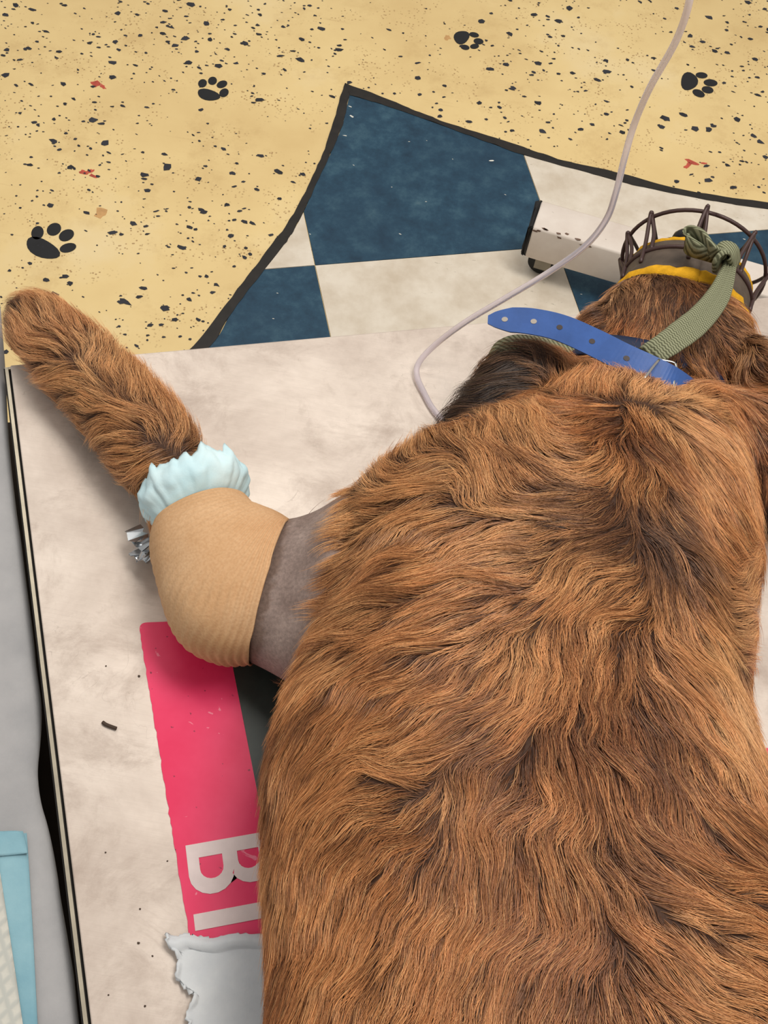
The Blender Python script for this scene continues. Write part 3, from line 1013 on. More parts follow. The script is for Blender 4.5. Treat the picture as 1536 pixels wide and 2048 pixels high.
# lie of the coat: (x, y, dx, dy) as seen on the animal
FLOW = [
    (760, 935, -.4, -.85), (790, 915, -.2, -.95), (690, 985, -1, -.1), (720, 1010, -.9, .1), (830, 890, -.2, -.95), (900, 870, -.2, -.95), (970, 850, -.25, -.95), (1020, 850, -.1, -1), (1050, 890, -.65, -.75), (1130, 915, -.95, -.2), (1180, 930, -.95, .25), (1230, 930, -.3, .9), (870, 950, -.85, .1), (950, 960, -.55, -.7), (980, 970, -.55, -.7), (1060, 940, -.8, -.45), (1140, 970, -.95, -.1),
    (1080, 765, -.15, -1), (1120, 765, -.05, -1), (1160, 770, .2, -.95), (1230, 780, .2, -.95), (1300, 790, .5, -.7), (1070, 800, -.4, -.85), (1060, 830, -.7, -.5), (1130, 830, -.85, .25), (1200, 840, -.95, .1), (1290, 840, .2, .8), (1310, 880, .35, .85), (1380, 850, .7, .45), (1400, 800, .85, 0), (1420, 900, .6, .7), (1450, 960, .5, .8), (1470, 1060, .45, .85),
    (1350, 950, .4, .9), (1270, 960, .25, .9), (1280, 1010, .35, .9), (1330, 1080, .5, .8), (1480, 1210, .97, .15), (1490, 1270, .95, .2), (1460, 1370, .2, .95), (1420, 1150, .5, .85), (1430, 1290, .5, .85), (1380, 1320, .6, .8), (1500, 1140, .6, -.7),
    (1000, 1040, -.95, .2), (860, 1040, -.85, .4), (800, 1070, -.75, .65), (1130, 1020, -.95, .1), (1200, 1050, -.8, .4), (700, 1050, -.8, .5), (660, 1150, -.9, .3), (800, 1150, -.97, .15), (1000, 1140, -.95, .2), (1120, 1150, -.5, .85), (1150, 1200, -.3, .95), (1230, 1160, -.85, .3), (1240, 1220, -.75, .5), (1330, 1150, 0, 1), (1350, 1220, .1, 1), (900, 1250, -.85, .45), (700, 1250, -.85, .45), (1020, 1240, -.75, .6),
    (640, 1330, -.7, .6), (800, 1350, -.8, .55), (950, 1350, -.6, .75), (1060, 1330, -.3, .95), (1150, 1330, -.1, 1), (1210, 1350, -.35, .9), (1280, 1310, .35, .95), (570, 1430, -.4, .9), (700, 1430, -.5, .85), (850, 1420, -.8, .5), (980, 1420, -.75, .6), (1090, 1420, -.55, .8), (1330, 1390, .5, .85),
    (560, 1600, -.15, 1), (600, 1750, -.15, 1), (680, 1560, -.45, .85), (760, 1500, -.8, -.1), (810, 1480, -.3, .9), (830, 1530, -.9, -.3), (780, 1570, -.9, -.3), (780, 1620, -.95, .3), (720, 1680, -.5, .85), (830, 1650, -.75, .6), (920, 1640, -.1, .95), (930, 1740, 0, .95), (850, 1780, -.45, .9), (930, 1550, -.3, .95), (910, 1480, -.9, .35), (1000, 1480, -.85, .45),
    (1160, 1450, -.2, 1), (1110, 1500, -.15, 1), (1130, 1550, .6, .75), (1200, 1530, .6, .75), (1190, 1590, .35, .9), (1225, 1560, .5, .85), (1160, 1630, -.5, .8), (1215, 1620, -.2, 1), (1110, 1650, -.8, .55), (1190, 1660, -.35, .9), (1075, 1680, -.35, .95), (1130, 1700, -.2, 1), (1080, 1730, .35, .9), (1200, 1700, .4, .9), (1150, 1760, .5, .85), (1250, 1720, .6, .7), (1300, 1740, .85, .4), (1040, 1610, -.9, .3), (1000, 1590, -.6, .75), (1260, 1620, .3, .95), (1300, 1600, .05, 1), (1340, 1560, .1, 1), (1240, 1460, .05, 1), (1270, 1500, .5, .85), (1200, 1430, -.2, .95), (1080, 1560, .4, .9), (1350, 1640, .25, .95), (1400, 1560, .3, .95), (1420, 1470, .5, .85),
    (1450, 1650, .6, .75), (1400, 1700, .6, .75), (1500, 1800, .85, .45), (1380, 1800, .8, .5), (1250, 1830, .4, .85), (1120, 1820, .2, .95), (1160, 1880, -.55, .8), (1080, 1900, -.6, .75), (1180, 1960, -.4, .9), (950, 1900, -.35, .9), (700, 1900, -.3, .95), (600, 1950, -.15, 1), (850, 2000, -.3, .95), (1350, 1930, .7, .7), (1480, 1960, .85, .45), (1000, 2030, -.3, .95), (1250, 2020, .3, .95), (1000, 1830, -.2, .95),
    (1200, 600, -.75, .55), (1260, 575, -.3, .8), (1330, 570, .1, .9), (1240, 650, -.35, .8), (1190, 660, -.8, .4), (1320, 650, .1, .95), (1420, 640, .35, .85), (1470, 640, .7, .5), (1480, 700, .8, .55), (1400, 720, .3, .9), (1340, 730, .1, .9), (1500, 760, .7, .7),
    (60, 640, -.55, -.8), (110, 690, -.6, -.6), (75, 700, -.8, .1), (140, 770, -.75, .35), (190, 770, -.6, -.4), (200, 860, -.75, .5), (260, 830, -.6, -.3), (290, 790, -.2, -.9), (330, 850, -.1, -.8), (370, 890, .35, -.6), (250, 940, -.75, .6), (320, 930, -.5, .35), (290, 1000, -.5, .85), (390, 930, .5, .1), (200, 720, .1, -.8),
    (950, 780, -.75, .5), (920, 830, -.75, .5), (1000, 770, -.8, .35), (900, 860, -.6, .6), (1060, 770, -.8, .3),
    (1510, 850, .4, .8), (1560, 880, .7, .5), (1700, 800, .6, -.6), (1850, 680, .6, -.6),
]
fp, fd, fn = [], [], []
for (x, y, a, b) in FLOW:
    p, n = on_body(x, y)
    # step in the picture, carried to the tangent plane at p
    u, v = (x + a * 5 - 768) / F_PX, -(y + b * 5 - 1024) / F_PX
    d = fw + u * CX + v * CY
    den = d @ n
    if abs(den) < .15:
        q = P(x + a * 5, y + b * 5, p[2])
    else:
        q = EYE + d * (((p - EYE) @ n) / den)
    t = q - p
    if np.linalg.norm(t) > .03 or np.linalg.norm(t) < 1e-6: t = P(x + a * 5, y + b * 5, p[2]) - p
    fp.append(p); fd.append(t / np.linalg.norm(t))
fp, fd = np.array(fp), np.array(fd)

wave_c = W3([(1180, 1480), (1130, 1620), (1230, 1700), (1050, 1540), (1150, 1780), (1330, 1560)], .2)

def field(p, n):
    d2 = np.sum((p[:, None] - fp[None]) ** 2, 2)
    wt = np.exp(-d2 / (2 * .0105 ** 2)) + 2e-6 / (d2 + 1e-4)
    d = wt @ fd
    d = d - n * np.sum(d * n, 1)[:, None]
    d /= np.linalg.norm(d, axis=1)[:, None] + 1e-9
    wv = np.exp(-np.min(np.sum((p[:, None] - wave_c[None]) ** 2, 2), 1) / (2 * .055 ** 2))
    k = p @ np.array([4., 24., 3.])
    ang = (.20 + .12 * wv) * np.sin(6.28 * (k * 1.25 + .55 * vnoise(p * 14, 11))) + (1 - .7 * wv) * (.42 * vnoise(p * 26, 12) + .30 * vnoise(p * 60, 13))
    s = np.cross(n, d)
    return d * np.cos(ang)[:, None] + s * np.sin(ang)[:, None]

def blend(cols, wts):
    wts = np.array(wts); return (cols * wts[..., None]).sum(-2) / wts.sum(-1)[..., None]

PATCH = [   # local coat tints: x, y, radius px, rgb, weight
    (690, 1050, 60, (196, 150, 100), 1.6), (760, 1030, 50, (186, 138, 90), 1.2), (950, 980, 60, (188, 138, 88), 1.0), (860, 890, 60, (184, 136, 86), 1.0), (1080, 900, 40, (196, 150, 98), 1.0), (700, 1130, 45, (92, 66, 46), 1.0), (760, 1200, 60, (112, 76, 48), .9), (1060, 960, 40, (96, 66, 50), .9),
    (1230, 1035, 45, (66, 44, 34), 3), (1330, 1075, 40, (58, 40, 34), 3), (1290, 1050, 35, (62, 42, 34), 2.5), (1150, 1060, 40, (92, 64, 44), 1.0), (1290, 950, 45, (112, 70, 40), .8), (1180, 830, 60, (142, 80, 40), 1.2), (1100, 790, 40, (164, 108, 64), 1.0), (1440, 960, 60, (170, 108, 62), .9), (1300, 1180, 60, (126, 82, 52), .7), (1480, 1240, 40, (196, 150, 104), 1.1), (1460, 1350, 40, (150, 128, 100), 1.2), (1440, 1190, 40, (100, 76, 56), 1.0),
    (1000, 1500, 70, (138, 82, 44), .8), (880, 1600, 70, (116, 66, 34), 1.0), (980, 1700, 60, (128, 76, 42), .8), (1200, 1450, 60, (124, 72, 46), .8), (700, 1600, 70, (176, 116, 66), .8), (720, 1750, 90, (180, 116, 70), .9), (900, 1900, 90, (172, 108, 64), .8), (1130, 1880, 60, (138, 80, 48), 1.0), (1350, 1600, 60, (150, 92, 54), .6), (1450, 1850, 90, (168, 108, 64), .7), (560, 1500, 60, (110, 66, 36), .9), (570, 1900, 50, (128, 66, 34), .8), (1240, 1650, 60, (112, 70, 48), .7), (760, 1480, 50, (150, 96, 50), .6),
    (1250, 580, 45, (112, 96, 78), 1.8), (1190, 620, 35, (106, 90, 76), 1.8), (1250, 650, 40, (160, 84, 44), 1.4), (1400, 680, 50, (92, 58, 38), 1.5), (1470, 680, 40, (140, 112, 86), 1.5), (1370, 600, 40, (90, 62, 44), 1.2), (1430, 740, 40, (140, 74, 42), 1.2), (1500, 700, 30, (128, 104, 82), 1.2),
    (1000, 770, 50, (34, 26, 24), 6), (960, 750, 45, (34, 27, 25), 6), (1020, 790, 40, (40, 30, 27), 5), (970, 830, 40, (36, 28, 26), 5), (1060, 740, 40, (44, 34, 30), 5), (890, 840, 30, (30, 24, 22), 5), (1010, 730, 40, (36, 28, 26), 5), (930, 820, 50, (30, 24, 22), 5), (890, 870, 25, (34, 26, 24), 3), (1070, 760, 30, (34, 27, 24), 3),
    (200, 800, 90, (184, 136, 90), 3.0), (320, 900, 60, (180, 130, 86), 3.0), (90, 690, 60, (176, 126, 88), 2.6), (1545, 1020, 45, (30, 24, 22), 5), (1500, 1120, 35, (168, 120, 78), 1.2), (36, 622, 26, (56, 46, 42), 5), (75, 605, 18, (150, 92, 72), 1.5), (250, 960, 40, (176, 126, 76), 1.2), (290, 1010, 30, (160, 118, 76), 1.0), (1520, 860, 60, (140, 76, 44), 1.2),  # the near-black entry sits below the right foreleg
]
pp = np.array([on_body(x, y)[0] for x, y, *_ in PATCH])
pr = np.array([r * .00042 for _, _, r, _, _ in PATCH])
pc = np.array([lin(*c) for *_, c, _ in PATCH])
pw_ = np.array([q[-1] for q in PATCH])
PAL = np.array([lin(*c) for c in ((174, 114, 68), (222, 170, 116), (140, 86, 48), (92, 58, 38))])

def coat(p):
    n1, n2 = vnoise(p * 16, 21), vnoise(p * 34, 22)
    a = np.clip(.5 + .55 * n1 + .35 * n2, 0, 1)
    base_ = np.where(a[:, None] < .5, PAL[3] + (PAL[0] - PAL[3]) * np.clip(a[:, None] * 2, 0, 1) ** .7, PAL[0] + (PAL[1] - PAL[0]) * (a[:, None] * 2 - 1))
    d2 = np.sum((p[:, None] - pp[None]) ** 2, 2)
    wt = pw_ * np.exp(-d2 / (2 * pr ** 2))
    s = wt.sum(1)
    loc = (wt @ pc) / (s[:, None] + 1e-9)
    k = (s / (s + .55))[:, None]
    return base_ * (1 - k) + loc * k

# where the muzzle sits on the snout
mA, mB = P(1236, 585, TH + .066), P(1486, 668, TH + .066)
mc = (mA + mB) / 2
lat = mB - mA; RW = np.linalg.norm(lat) / 2; lat /= np.linalg.norm(lat)
fwd_h = np.cross([0, 0, 1.0], lat)
tilt = math.radians(8)
ax = fwd_h * math.cos(tilt) - np.array([0, 0, 1.0]) * math.sin(tilt)
upv = np.cross(lat, ax)
if upv[2] < 0: upv = -upv

# sample roots over the skin
bme.calc_loop_triangles()
ntri = len(bme.loop_triangles)
tri = np.empty(ntri * 3, np.int32); bme.loop_triangles.foreach_get('vertices', tri); tri = tri.reshape(-1, 3)
A_, B_, C_ = co[tri[:, 0]], co[tri[:, 1]], co[tri[:, 2]]
fn_ = np.cross(B_ - A_, C_ - A_); ar = np.linalg.norm(fn_, axis=1) / 2
fnn = fn_ / (2 * ar[:, None] + 1e-12)
ctr = (A_ + B_ + C_) / 3
vn = np.zeros((NV, 3))
for k in range(3): np.add.at(vn, tri[:, k], fn_)
vn /= np.linalg.norm(vn, axis=1)[:, None] + 1e-12
wgt = ar * (fnn[:, 2] > -.55) * (ctr[:, 1] > -.12)
wgt = np.where((ctr[:, 1] < .02), wgt * .45, wgt)
wgt[ctr[:, 2] < TH + .004] = 0

def roots(n):
    t = rng.choice(ntri, n, p=wgt / wgt.sum())
    r1, r2 = np.sqrt(rng.random(n)), rng.random(n)
    w0, w1, w2 = 1 - r1, r1 * (1 - r2), r1 * r2
    p = A_[t] * w0[:, None] + B_[t] * w1[:, None] + C_[t] * w2[:, None]
    q = vn[tri[t, 0]] * w0[:, None] + vn[tri[t, 1]] * w1[:, None] + vn[tri[t, 2]] * w2[:, None]
    q /= np.linalg.norm(q, axis=1)[:, None] + 1e-12
    return p, q

NG, NK, NS = 16000, 230000, 8
gp, gn = roots(NG)
bald = inpoly(gp, shaved) | inpoly(gp, wrapped)
bald |= ((gp - mc) @ ax > -.012) & (gp[:, 1] > .72) & (np.abs((gp - mc) @ lat) < .12)
gp, gn = gp[~bald], gn[~bald]; NG = len(gp)
# coat length by place: short on the head and lower leg, long on the body
leg_c = W3([(60, 650), (140, 740), (220, 830), (310, 920)], .04)
head_c = W3([(1240, 590), (1330, 590), (1430, 640), (1250, 660), (1400, 700)], .13)
ruff_c = W3([(1000, 760), (980, 800), (920, 830), (890, 860)], .08)
nearest = lambda p, c, s: np.exp(-np.min(np.sum((p[:, None] - c[None]) ** 2, 2), 1) / (2 * s * s))
wl_, wh_, wr_ = nearest(gp, leg_c, .035), nearest(gp, head_c, .03), nearest(gp, ruff_c, .03)
GL = (.038 + .009 * vnoise(gp * 20, 31)) * (1 - .15 * wl_) * (1 - .5 * wh_) * (1 + .5 * wr_) * (1 - .55 * nearest(gp, np.c_[shaved, np.full(len(shaved), TH + .1)][[2, 3, 4, 5, 6, 7]], .03))
GL *= rng.uniform(.8, 1.2, NG)
lift = (.10 + .07 * vnoise(gp * 18, 33)) * (1 + 1.2 * wl_)
pts = np.zeros((NG, NS, 3)); pts[:, 0] = gp
surf, nrm = gp.copy(), gn.copy()
for s in range(1, NS):
    t = s / (NS - 1)
    d = field(surf, nrm)
    q = surf + d * (GL / (NS - 1))[:, None]
    for i in range(NG):
        h = bvh.find_nearest(Vector(q[i]))
        if h[0] is not None:
            n_ = np.array(h[1])
            dq = q[i] - np.array(h[0])
            if dq @ dq < .0001 or True:
                out = max(0.0, dq @ n_)
                surf[i] = np.array(h[0]) + n_ * out * .85      # runs off the edge instead of wrapping fully round
                nn = nrm[i] * .5 + n_ * .5
                nrm[i] = nn / (np.linalg.norm(nn) + 1e-9)
    pts[:, s] = surf + nrm * (lift * GL * (t ** .8))[:, None] + nrm * .001
gcol = coat(gp) * np.exp(rng.normal(0, .36, (NG, 1)))

kp, kn = roots(NK)
bald = inpoly(kp, shaved) | inpoly(kp, wrapped)
bald |= ((kp - mc) @ ax > -.012) & (kp[:, 1] > .72) & (np.abs((kp - mc) @ lat) < .12)
kp = kp[~bald]; NK = len(kp)
kd = KDTree(NG)
for i in range(NG): kd.insert(Vector(gp[i]), i)
kd.balance()
near = np.array([kd.find_n(Vector(v), 2)[0 if random.random() < .8 else 1][1] for v in kp])
T_ = np.linspace(0, 1, NS)
off = kp - gp[near]
cl = rng.uniform(.45, 1.0, NK)
lens = rng.uniform(.48, 1.12, NK)
rel = (pts[near] - gp[near][:, None]) * lens[:, None, None]
K = gp[near][:, None] + rel + off[:, None] * (1 - cl[:, None, None] * T_[None, :, None] ** 1.2)
wob = rng.normal(0, 1, (NK, 3))[:, None] * (T_ ** 1.6)[None, :, None] * .0016
K += wob
K[:, :, 2] = np.where(K[:, :, 2] < TH + .002, np.where(K[:, :, 1] < 9, TH + .002 + rng.uniform(0, .002, (NK, 1)), K[:, :, 2]), K[:, :, 2])
kc = gcol[near] * np.exp(rng.normal(0, .20, (NK, 1))) * np.exp(rng.normal(0, .02, (NK, 3)))
gold_glint = rng.random(NK) < .14
kc[gold_glint] = kc[gold_glint] * .45 + np.array(lin(232, 186, 130)) * .55 * np.clip(kc[gold_glint].sum(1) / .45, .25, 1)[:, None]  # pale gold hairs, brightened further to imitate specular glints
lum = kc @ np.array([.3, .6, .1])
STOP = np.array([lin(*c) for c in ((14, 10, 8), (62, 38, 24), (108, 66, 36), (152, 100, 56), (196, 142, 88), (226, 180, 122))])
stl = STOP @ np.array([.3, .6, .1])
ramp_c = np.stack([np.interp(lum, stl, STOP[:, k]) for k in range(3)], 1)
rk = (.58 * (1 - np.clip(1.3 * nearest(kp, ruff_c, .035), 0, 1)) * (1 - .4 * nearest(kp, head_c, .03)))[:, None]
kc = kc * (1 - rk) + ramp_c * rk        # the paler a hair, the more golden
kc *= np.minimum(1, .60 / kc.max(1))[:, None]
fine = np.where(nearest(kp, head_c, .03) + nearest(kp, leg_c, .03) > .5, .8, 1.0)

hc = bpy.data.hair_curves.new('fur')
hc.add_curves([NS] * NK)
hc.position_data.foreach_set('vector', K.astype(np.float32).ravel())
rad = (.00020 * (1 - .86 * T_ ** 1.5))[None] * fine[:, None] * rng.uniform(.7, 1.25, (NK, 1))
hc.points.foreach_set('radius', rad.astype(np.float32).ravel())
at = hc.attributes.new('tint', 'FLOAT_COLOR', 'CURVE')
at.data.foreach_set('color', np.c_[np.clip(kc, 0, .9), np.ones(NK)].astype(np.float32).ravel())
fur = bpy.data.objects.new('fur', hc); C.objects.link(fur)
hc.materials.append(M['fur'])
fur.parent = body
tag(fur, 'long wavy red brown fur', kind='stuff')

# ------------------------------------------------------------------ bandage round the elbow
BAND = [
    ((306, 1058), (492, 1000), .052, .094, .002),
    ((300, 1095), (512, 1024), .056, .104, .001),
    ((310, 1160), (535, 1034), .058, .112, .001),
    ((330, 1232), (554, 1040), .060, .118, .001),
    ((368, 1288), (567, 1045), .062, .120, .001),
    ((436, 1316), (575, 1050), .064, .121, .001),
    ((498, 1314), (580, 1054), .066, .121, .001),
]
bvv, bff = loft_rings(BAND, n=18, m=110, ex=.95)
bvv = np.array(bvv).reshape(-1, 110, 3)
nr = len(bvv)
cc = bvv.mean(1)
for i in range(nr):
    v = i / (nr - 1)
    rdir_ = bvv[i] - cc[i]; rdir_ /= np.linalg.norm(rdir_, axis=1)[:, None]
    ph = v * 135 + 5.5 * vnoise(bvv[i] * 24, 41)
    amp = .00035 + .00075 * np.clip((v - .45) * 2, 0, 1) * (.6 + .4 * vnoise(bvv[i] * 30, 42))
    bvv[i] += rdir_ * (np.sin(ph) * amp + .0009 * vnoise(bvv[i] * 45, 43) + .0016 * vnoise(bvv[i] * 15, 44))[:, None]
    if i < 3: bvv[i] = cc[i] + (bvv[i] - cc[i]) * (1 - .02 * (3 - i))
bandage = thing('bandage', (cc[nr // 2][0], cc[nr // 2][1], TH), "beige crepe bandage wrapped around the dog's elbow with blue padding showing at its end", 'bandage')
wrap = obj('wrap', bvv.reshape(-1, 3), grid_faces(nr, 110, True, False), M['crepe'], bandage, True)
sd = wrap.modifiers.new('t', 'SOLIDIFY'); sd.thickness = .0015; sd.offset = -1
# seam flap: long loose edge of the outer turn
# blue padding cuff flaring out of the distal end
m = 150
CUFF = []
secs = [((322, 1062), (478, 1004), .05, .086, .006), ((303, 1040), (492, 985), .052, .096, .002), ((284, 1020), (498, 962), .054, .102, .001), ((290, 985), (480, 935), .054, .100, .001)]
cvv, _ = loft_rings(secs, n=6, m=m, ex=.95)
cvv = np.array(cvv).reshape(-1, m, 3)
nr2 = len(cvv); c2 = cvv.mean(1)
edge_n = vnoise(np.c_[np.cos(np.arange(m) / m * 6.283) * 4, np.sin(np.arange(m) / m * 6.283) * 4, np.zeros(m)], 51)
edge_f = vnoise(np.c_[np.cos(np.arange(m) / m * 6.283) * 13, np.sin(np.arange(m) / m * 6.283) * 13, np.zeros(m)], 52)
adir = c2[-1] - c2[0]; adir /= np.linalg.norm(adir)
for i in range(nr2):
    v = i / (nr2 - 1)
    rd = cvv[i] - c2[i]; rd /= np.linalg.norm(rd, axis=1)[:, None]
    ruff_ = np.sin(np.arange(m) / m * 6.283 * 17 + 2 * edge_n) * .0007 * v + (.0040 * vnoise(cvv[i] * 48, 53) + .0016 * vnoise(cvv[i] * 160, 54)) * (.35 + v)
    cvv[i] += rd * ruff_[:, None] + adir[None] * ((edge_n * .006 + edge_f * .0045) * v)[:, None]
cvv[..., 2] = np.maximum(cvv[..., 2], TH + .001)
cuff = obj('padding_cuff', cvv.reshape(-1, 3), grid_faces(nr2, m, True, False), M['padblue'], bandage, True)
sd = cuff.modifiers.new('t', 'SOLIDIFY'); sd.thickness = .0012
tag(cuff, 'crumpled pale blue padding')
# silvery crumpled tape ends
for k, (pa, pb, hw) in enumerate([((262, 1060), (300, 1098), .008), ((262, 1104), (300, 1118), .006), ((272, 1080), (300, 1088), .006)]):
    a, b = P(*pa, TH + .022 - .006 * k), P(*pb, TH + .04 - .006 * k)
    path = [a + (b - a) * t + np.array([0, 0, .003 * math.sin(t * 9 + k)]) for t in np.linspace(0, 1, 9)]
    path = np.array(path) + rng.normal(0, .0016, (9, 3))
    vv, ff = ribbon(path, np.tile(np.cross(b - a, [0, 0, 1.]), (9, 1)) + rng.normal(0, .01, (9, 3)), hw, .0008)
    tag(obj('tape_end', vv, ff, M['foil'], bandage), 'shiny silver tape end')

# ------------------------------------------------------------------ collar
def px_path(pts, n=7):
    return catmull([P(x, y, TH + z_) for x, y, z_ in pts], n)
collar = thing('collar', P(1250, 740, TH + .15), "blue leather dog collar with its holed end sticking out past the neck", 'collar')
tail = px_path([(976, 640, .128), (1010, 640, .132), (1060, 643, .138), (1120, 656, .145), (1185, 684, .153), (1245, 714, .159), (1300, 739, .160), (1345, 762, .156), (1385, 790, .136), (1420, 818, .105)])
wp = P(1120, 620, TH + .16) - P(1100, 690, TH + .16); wp /= np.linalg.norm(wp)
wdir = wp * .92 + np.array([0, 0, .38])
n_ = len(tail)
hw = np.full(n_, .0128); hw[:] = np.interp(np.arange(n_), [0, 3, 9, 14], [.0040, .0075, .0122, .0128])
vv, ff = ribbon(tail, np.tile(-wdir, (n_, 1)), hw, .0034)
strap_o = obj('strap_end', vv, ff, M['blueleather'], collar, True)
strap_o.data.polygons.foreach_set('use_smooth', [False] * len(strap_o.data.polygons))
Tt = np.gradient(tail, axis=0); Tt /= np.linalg.norm(Tt, axis=1)[:, None]
def disc_on(i, r, mat, name):
    t = Tt[i]; s_ = -wdir - t * (-wdir @ t); s_ /= np.linalg.norm(s_); nn = np.cross(t, s_)
    if nn[2] < 0: nn = -nn
    c = tail[i] + nn * .0021
    vs_ = [c + r * (1.25 * math.cos(a) * t + math.sin(a) * s_) for a in np.linspace(0, 6.283, 14, endpoint=False)]
    vs_ += [v - nn * .001 for v in vs_]
    fs_ = [tuple(range(14)), tuple(range(14, 28))[::-1]] + [(k, k + 14, (k + 1) % 14 + 14, (k + 1) % 14) for k in range(14)]
    o = obj(name, vs_, fs_, mat); o.parent = strap_o
def WMc(o): return Matrix.Translation(o.location).inverted()
def nearest_i(x, y):
    best = None
    for i in range(n_):
        d = tail[i] - EYE; k = d @ fw
        X, Y = 768 + F_PX * (d @ CX) / k, 1024 - F_PX * (d @ CY) / k
        e = (X - x) ** 2 + (Y - y) ** 2
        if best is None or e < best[0]: best = (e, i)
    return best[1]
strap_o.matrix_parent_inverse = WMc(collar)
for (x, y, mt) in ((1012, 637, 'eyelet'), (1067, 637, 'eyelet'), (1122, 650, 'hole'), (1187, 682, 'hole'), (1255, 715, 'hole')):
    disc_on(nearest_i(x, y), .0024, M[mt], 'hole')
# band round the neck
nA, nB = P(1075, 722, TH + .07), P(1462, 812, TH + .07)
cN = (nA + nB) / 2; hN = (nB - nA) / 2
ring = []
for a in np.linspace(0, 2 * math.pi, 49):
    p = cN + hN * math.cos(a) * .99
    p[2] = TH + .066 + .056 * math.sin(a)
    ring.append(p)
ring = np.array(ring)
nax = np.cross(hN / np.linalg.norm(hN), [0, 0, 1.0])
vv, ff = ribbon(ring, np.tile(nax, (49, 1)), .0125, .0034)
tag(obj('neck_band', vv, ff, M['blue_shaded'], collar, True), 'inner band of the blue collar, shade painted in')  # collar blue darkened in the material to paint it as shaded
# buckle
b0, b1 = P(1288, 758, TH + .172), P(1318, 720, TH + .168)
vv, ff = tube(catmull([b0, (b0 + b1) / 2 + np.array([0, 0, .002]), b1], 6), .0013, 8)
obj('buckle_prong', vv, ff, M['chrome'], collar, True)
bc = P(1322, 750, TH + .156)
bx = hN / np.linalg.norm(hN); by = np.cross([0, 0, 1.], bx)
frame = [bc + bx * a * .012 + by * b * .016 for a, b in ((-1, -1), (-1, 0), (-1, 1), (0, 1.08), (1, 1), (1, 0), (1, -1), (0, -1.08), (-1, -1))]
vv, ff = tube(catmull(frame, 5), .0014, 8)
obj('buckle_frame', vv, ff, M['chrome'], collar, True)

# ------------------------------------------------------------------ wire muzzle
muzzle = thing('wire_muzzle', P(1370, 560, TH + .07), 'brown wire basket muzzle with yellow felt lining strapped on the dog', 'muzzle')
RH = .054
def ringpt(a, off, k=1.0, dz=0):
    sink = upv * max(0.0, off - .085) * 1.3
    q_ = mc - sink + ax * off + lat * RW * (1 + (k - 1) * (.45 if k > 1 else 1)) * math.sin(a) + upv * RH * k * math.cos(a)
    if (q_ - cor) @ dy > -.012: q_[2] = max(q_[2], TH + .0095)
    return q_
AN = np.linspace(0, 2 * math.pi, 61)
path = np.array([ringpt(a, .027, .97) for a in AN])
vv, ff = ribbon(path, np.tile(ax, (61, 1)), .024, .004)
obj('leather_band', vv, ff, M['leather'], muzzle, True)
vv, ff = tube([ringpt(a, -.006 + .002 * math.sin(5 * a), .97) + rng.normal(0, .0008, 3) for a in AN], .0088, 10)
obj('felt_lining', vv, ff, M['felt'], muzzle, True)
vv, ff = tube([ringpt(a, .054, .93) + rng.normal(0, .0006, 3) for a in AN], .0045, 10)
obj('felt_lining', vv, ff, M['felt'], muzzle, True)
WR = .0022
vv, ff = tube([ringpt(a, .036, 1.03) for a in AN], WR * 1.1, 8)
obj('wire', vv, ff, M['iron'], muzzle, True)
vv, ff = tube([ringpt(a, .082, 1.30) for a in AN], WR, 8)
obj('wire', vv, ff, M['iron'], muzzle, True)
vv, ff = tube([ringpt(a, .120, .72) for a in AN], WR, 8)
obj('wire', vv, ff, M['iron'], muzzle, True)
for a in [math.radians(q) for q in (-52, -8, 34, 76, 122, 166, 208, 252, 280)]:
    w_ = .05
    pth = [ringpt(a - w_ * 1.2, .018, 1.04), ringpt(a - w_, .048, 1.10), ringpt(a - .01, .080, 1.36), ringpt(a + .01, .085, 1.37), ringpt(a + w_, .100, 1.06), ringpt(a + w_, .120, .74), ringpt(a, .135, .3), ringpt(a, .14, .05)]
    vv, ff = tube(catmull(pth, 5), WR, 8)
    obj('wire', vv, ff, M['iron'], muzzle, True)
    pth = [ringpt(a + w_ * 1.5, .036, 1.03), ringpt(a + w_ * 1.4, .060, 1.12), ringpt(a + .01, .082, 1.36)]
    vv, ff = tube(catmull(pth, 5), WR, 8)
    obj('wire', vv, ff, M['iron'], muzzle, True)
# olive strap over the crown: from a knot on the muzzle back to the collar
st = px_path([(1462, 512, .140), (1455, 545, .146), (1436, 592, .150), (1400, 637, .155), (1350, 677, .158), (1308, 705, .152), (1285, 720, .138)])
n_s = len(st)
sd_dir = P(1440, 640, TH + .16) - P(1390, 600, TH + .16)
hw = np.interp(np.linspace(0, 1, n_s), [0, .15, .35, .6, .85, 1], [.006, .0075, .0115, .0140, .0120, .0110])
prof_s = [(-1, -.5), (-1, .2), (-.88, .7), (-.66, .2), (-.5, .95), (-.32, .15), (-.1, .9), (.08, .1), (.24, 1.0), (.42, .3), (.62, .95), (.86, .7), (1, .2), (1, -.5)]
vs_ = []
Ts = np.gradient(st, axis=0); Ts /= np.linalg.norm(Ts, axis=1)[:, None]
for i in range(n_s):
    t_ = i / (n_s - 1)
    sd1 = -sd_dir + Ts[i] * (sd_dir @ Ts[i]); sd1 /= np.linalg.norm(sd1)
    nn1 = np.cross(Ts[i], sd1); nn1 = nn1 if nn1[2] > 0 else -nn1
    fold = .0034 * (1 - .75 * max(0, t_ - .35) / .65)
    for a_, b_ in prof_s:
        vs_.append(st[i] + sd1 * a_ * hw[i] + nn1 * (b_ * fold + .0015 * (1 - a_ * a_) + .0006 * math.sin(i * 1.9 + a_ * 2) * (t_ > .5)))
obj('crown_strap', vs_, grid_faces(n_s, len(prof_s)), M['strap'], muzzle, True)
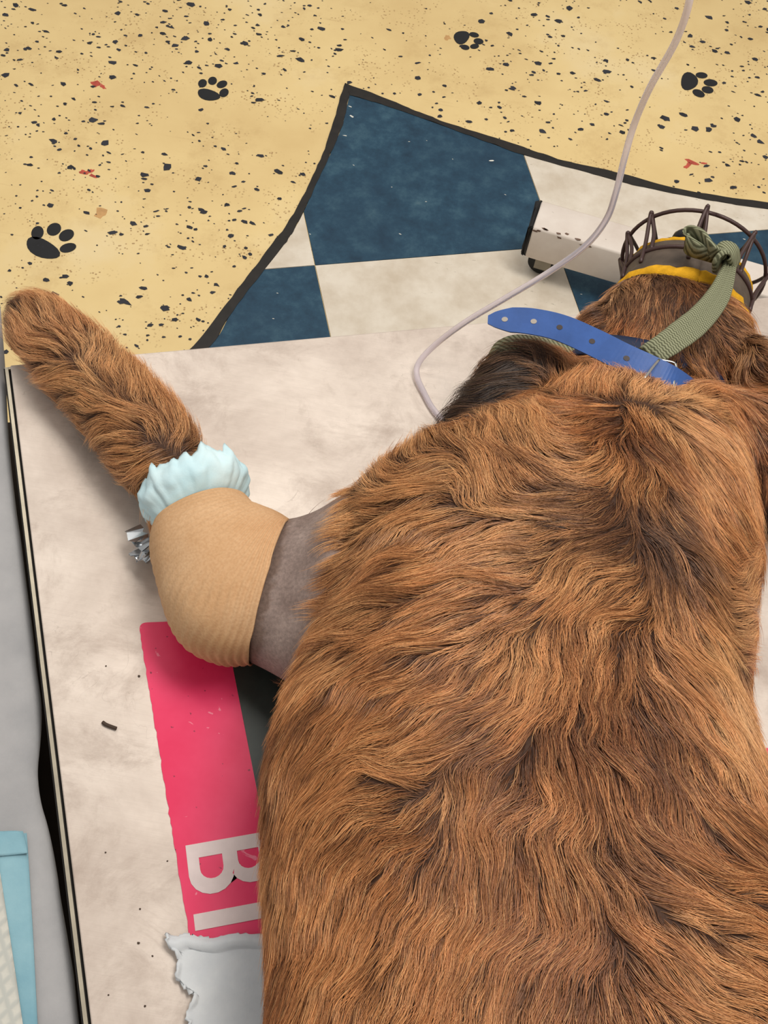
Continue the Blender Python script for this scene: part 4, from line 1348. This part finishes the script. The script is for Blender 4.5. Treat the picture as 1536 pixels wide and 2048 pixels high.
kp_ = px_path([(1452, 518, .142), (1425, 512, .148), (1396, 500, .148), (1374, 486, .142), (1382, 474, .146), (1404, 480, .156), (1424, 500, .160), (1448, 516, .150)], 6)
vv, ff = ribbon(kp_, np.tile(P(1400, 470, TH + .16) - P(1390, 505, TH + .13), (len(kp_), 1)), np.interp(np.linspace(0, 1, len(kp_)), [0, .25, .5, .75, 1], [.006, .0115, .0135, .0125, .006]), .0032)
obj('bow_loop', vv, ff, M['strap'], muzzle, True)
kp_ = px_path([(1436, 534, .138), (1438, 512, .156), (1452, 500, .160), (1466, 508, .156), (1470, 532, .140)], 6)
vv, ff = ribbon(kp_, np.tile(P(1470, 510, TH + .16) - P(1440, 550, TH + .16), (len(kp_), 1)), np.interp(np.linspace(0, 1, len(kp_)), [0, .5, 1], [.008, .0105, .008]), .005)
obj('knot', vv, ff, M['strap'], muzzle, True)
# its other end, looping out under the collar
lp = px_path([(1180, 728, .100), (1130, 708, .104), (1080, 692, .104), (1030, 687, .100), (995, 700, .086), (975, 726, .068), (962, 756, .05)])
vv, ff = ribbon(lp, np.tile(np.array([.12, .8, .45]), (len(lp), 1)), .0085, .0026)
obj('side_strap', vv, ff, M['strap'], muzzle, True)

# face of the dog, inside the muzzle
for s_ in (-1, 1):
    bm = bmesh.new(); bmesh.ops.create_uvsphere(bm, u_segments=16, v_segments=10, radius=.009)
    c = mc - ax * .012 + lat * RW * .55 * s_ + upv * RH * .62
    for v in bm.verts: v.co = v.co + Vector(c)
    o = bm_obj('eye', bm, M['eye'], None, True); o.parent = body
nose_p, _n = on_body(1375, 490)
bm = bmesh.new(); bmesh.ops.create_uvsphere(bm, u_segments=16, v_segments=10, radius=.016)
c = P(1378, 480, TH + .05)
for v in bm.verts: v.co = Vector((v.co.x * 1.2, v.co.y * .7, v.co.z * .9)) + Vector(c)
o = bm_obj('nose', bm, M['nose'], None, True); o.parent = body

# ------------------------------------------------------------------ drip line
iv = [(1440, -620, .66), (1412, -300, .53), (1395, -160, .46), (1383, -20, .42), (1355, 75, .38), (1300, 175, .33), (1268, 250, .29), (1248, 320, .26), (1232, 385, .23), (1212, 440, .20), (1170, 492, .17), (1100, 543, .135), (1010, 597, .10), (930, 645, .065), (870, 690, .03), (838, 725, .012), (834, 752, .006), (848, 785, .004), (868, 820, .004), (905, 860, .006)]
ivp = px_path(iv, 9)
vv, ff = tube(ivp, .0031, 12)
line = obj('drip_line', vv, ff, M['tubing'], None, True)
tag(line, 'clear plastic drip tube curving down onto the steel table under the dog', 'tube')
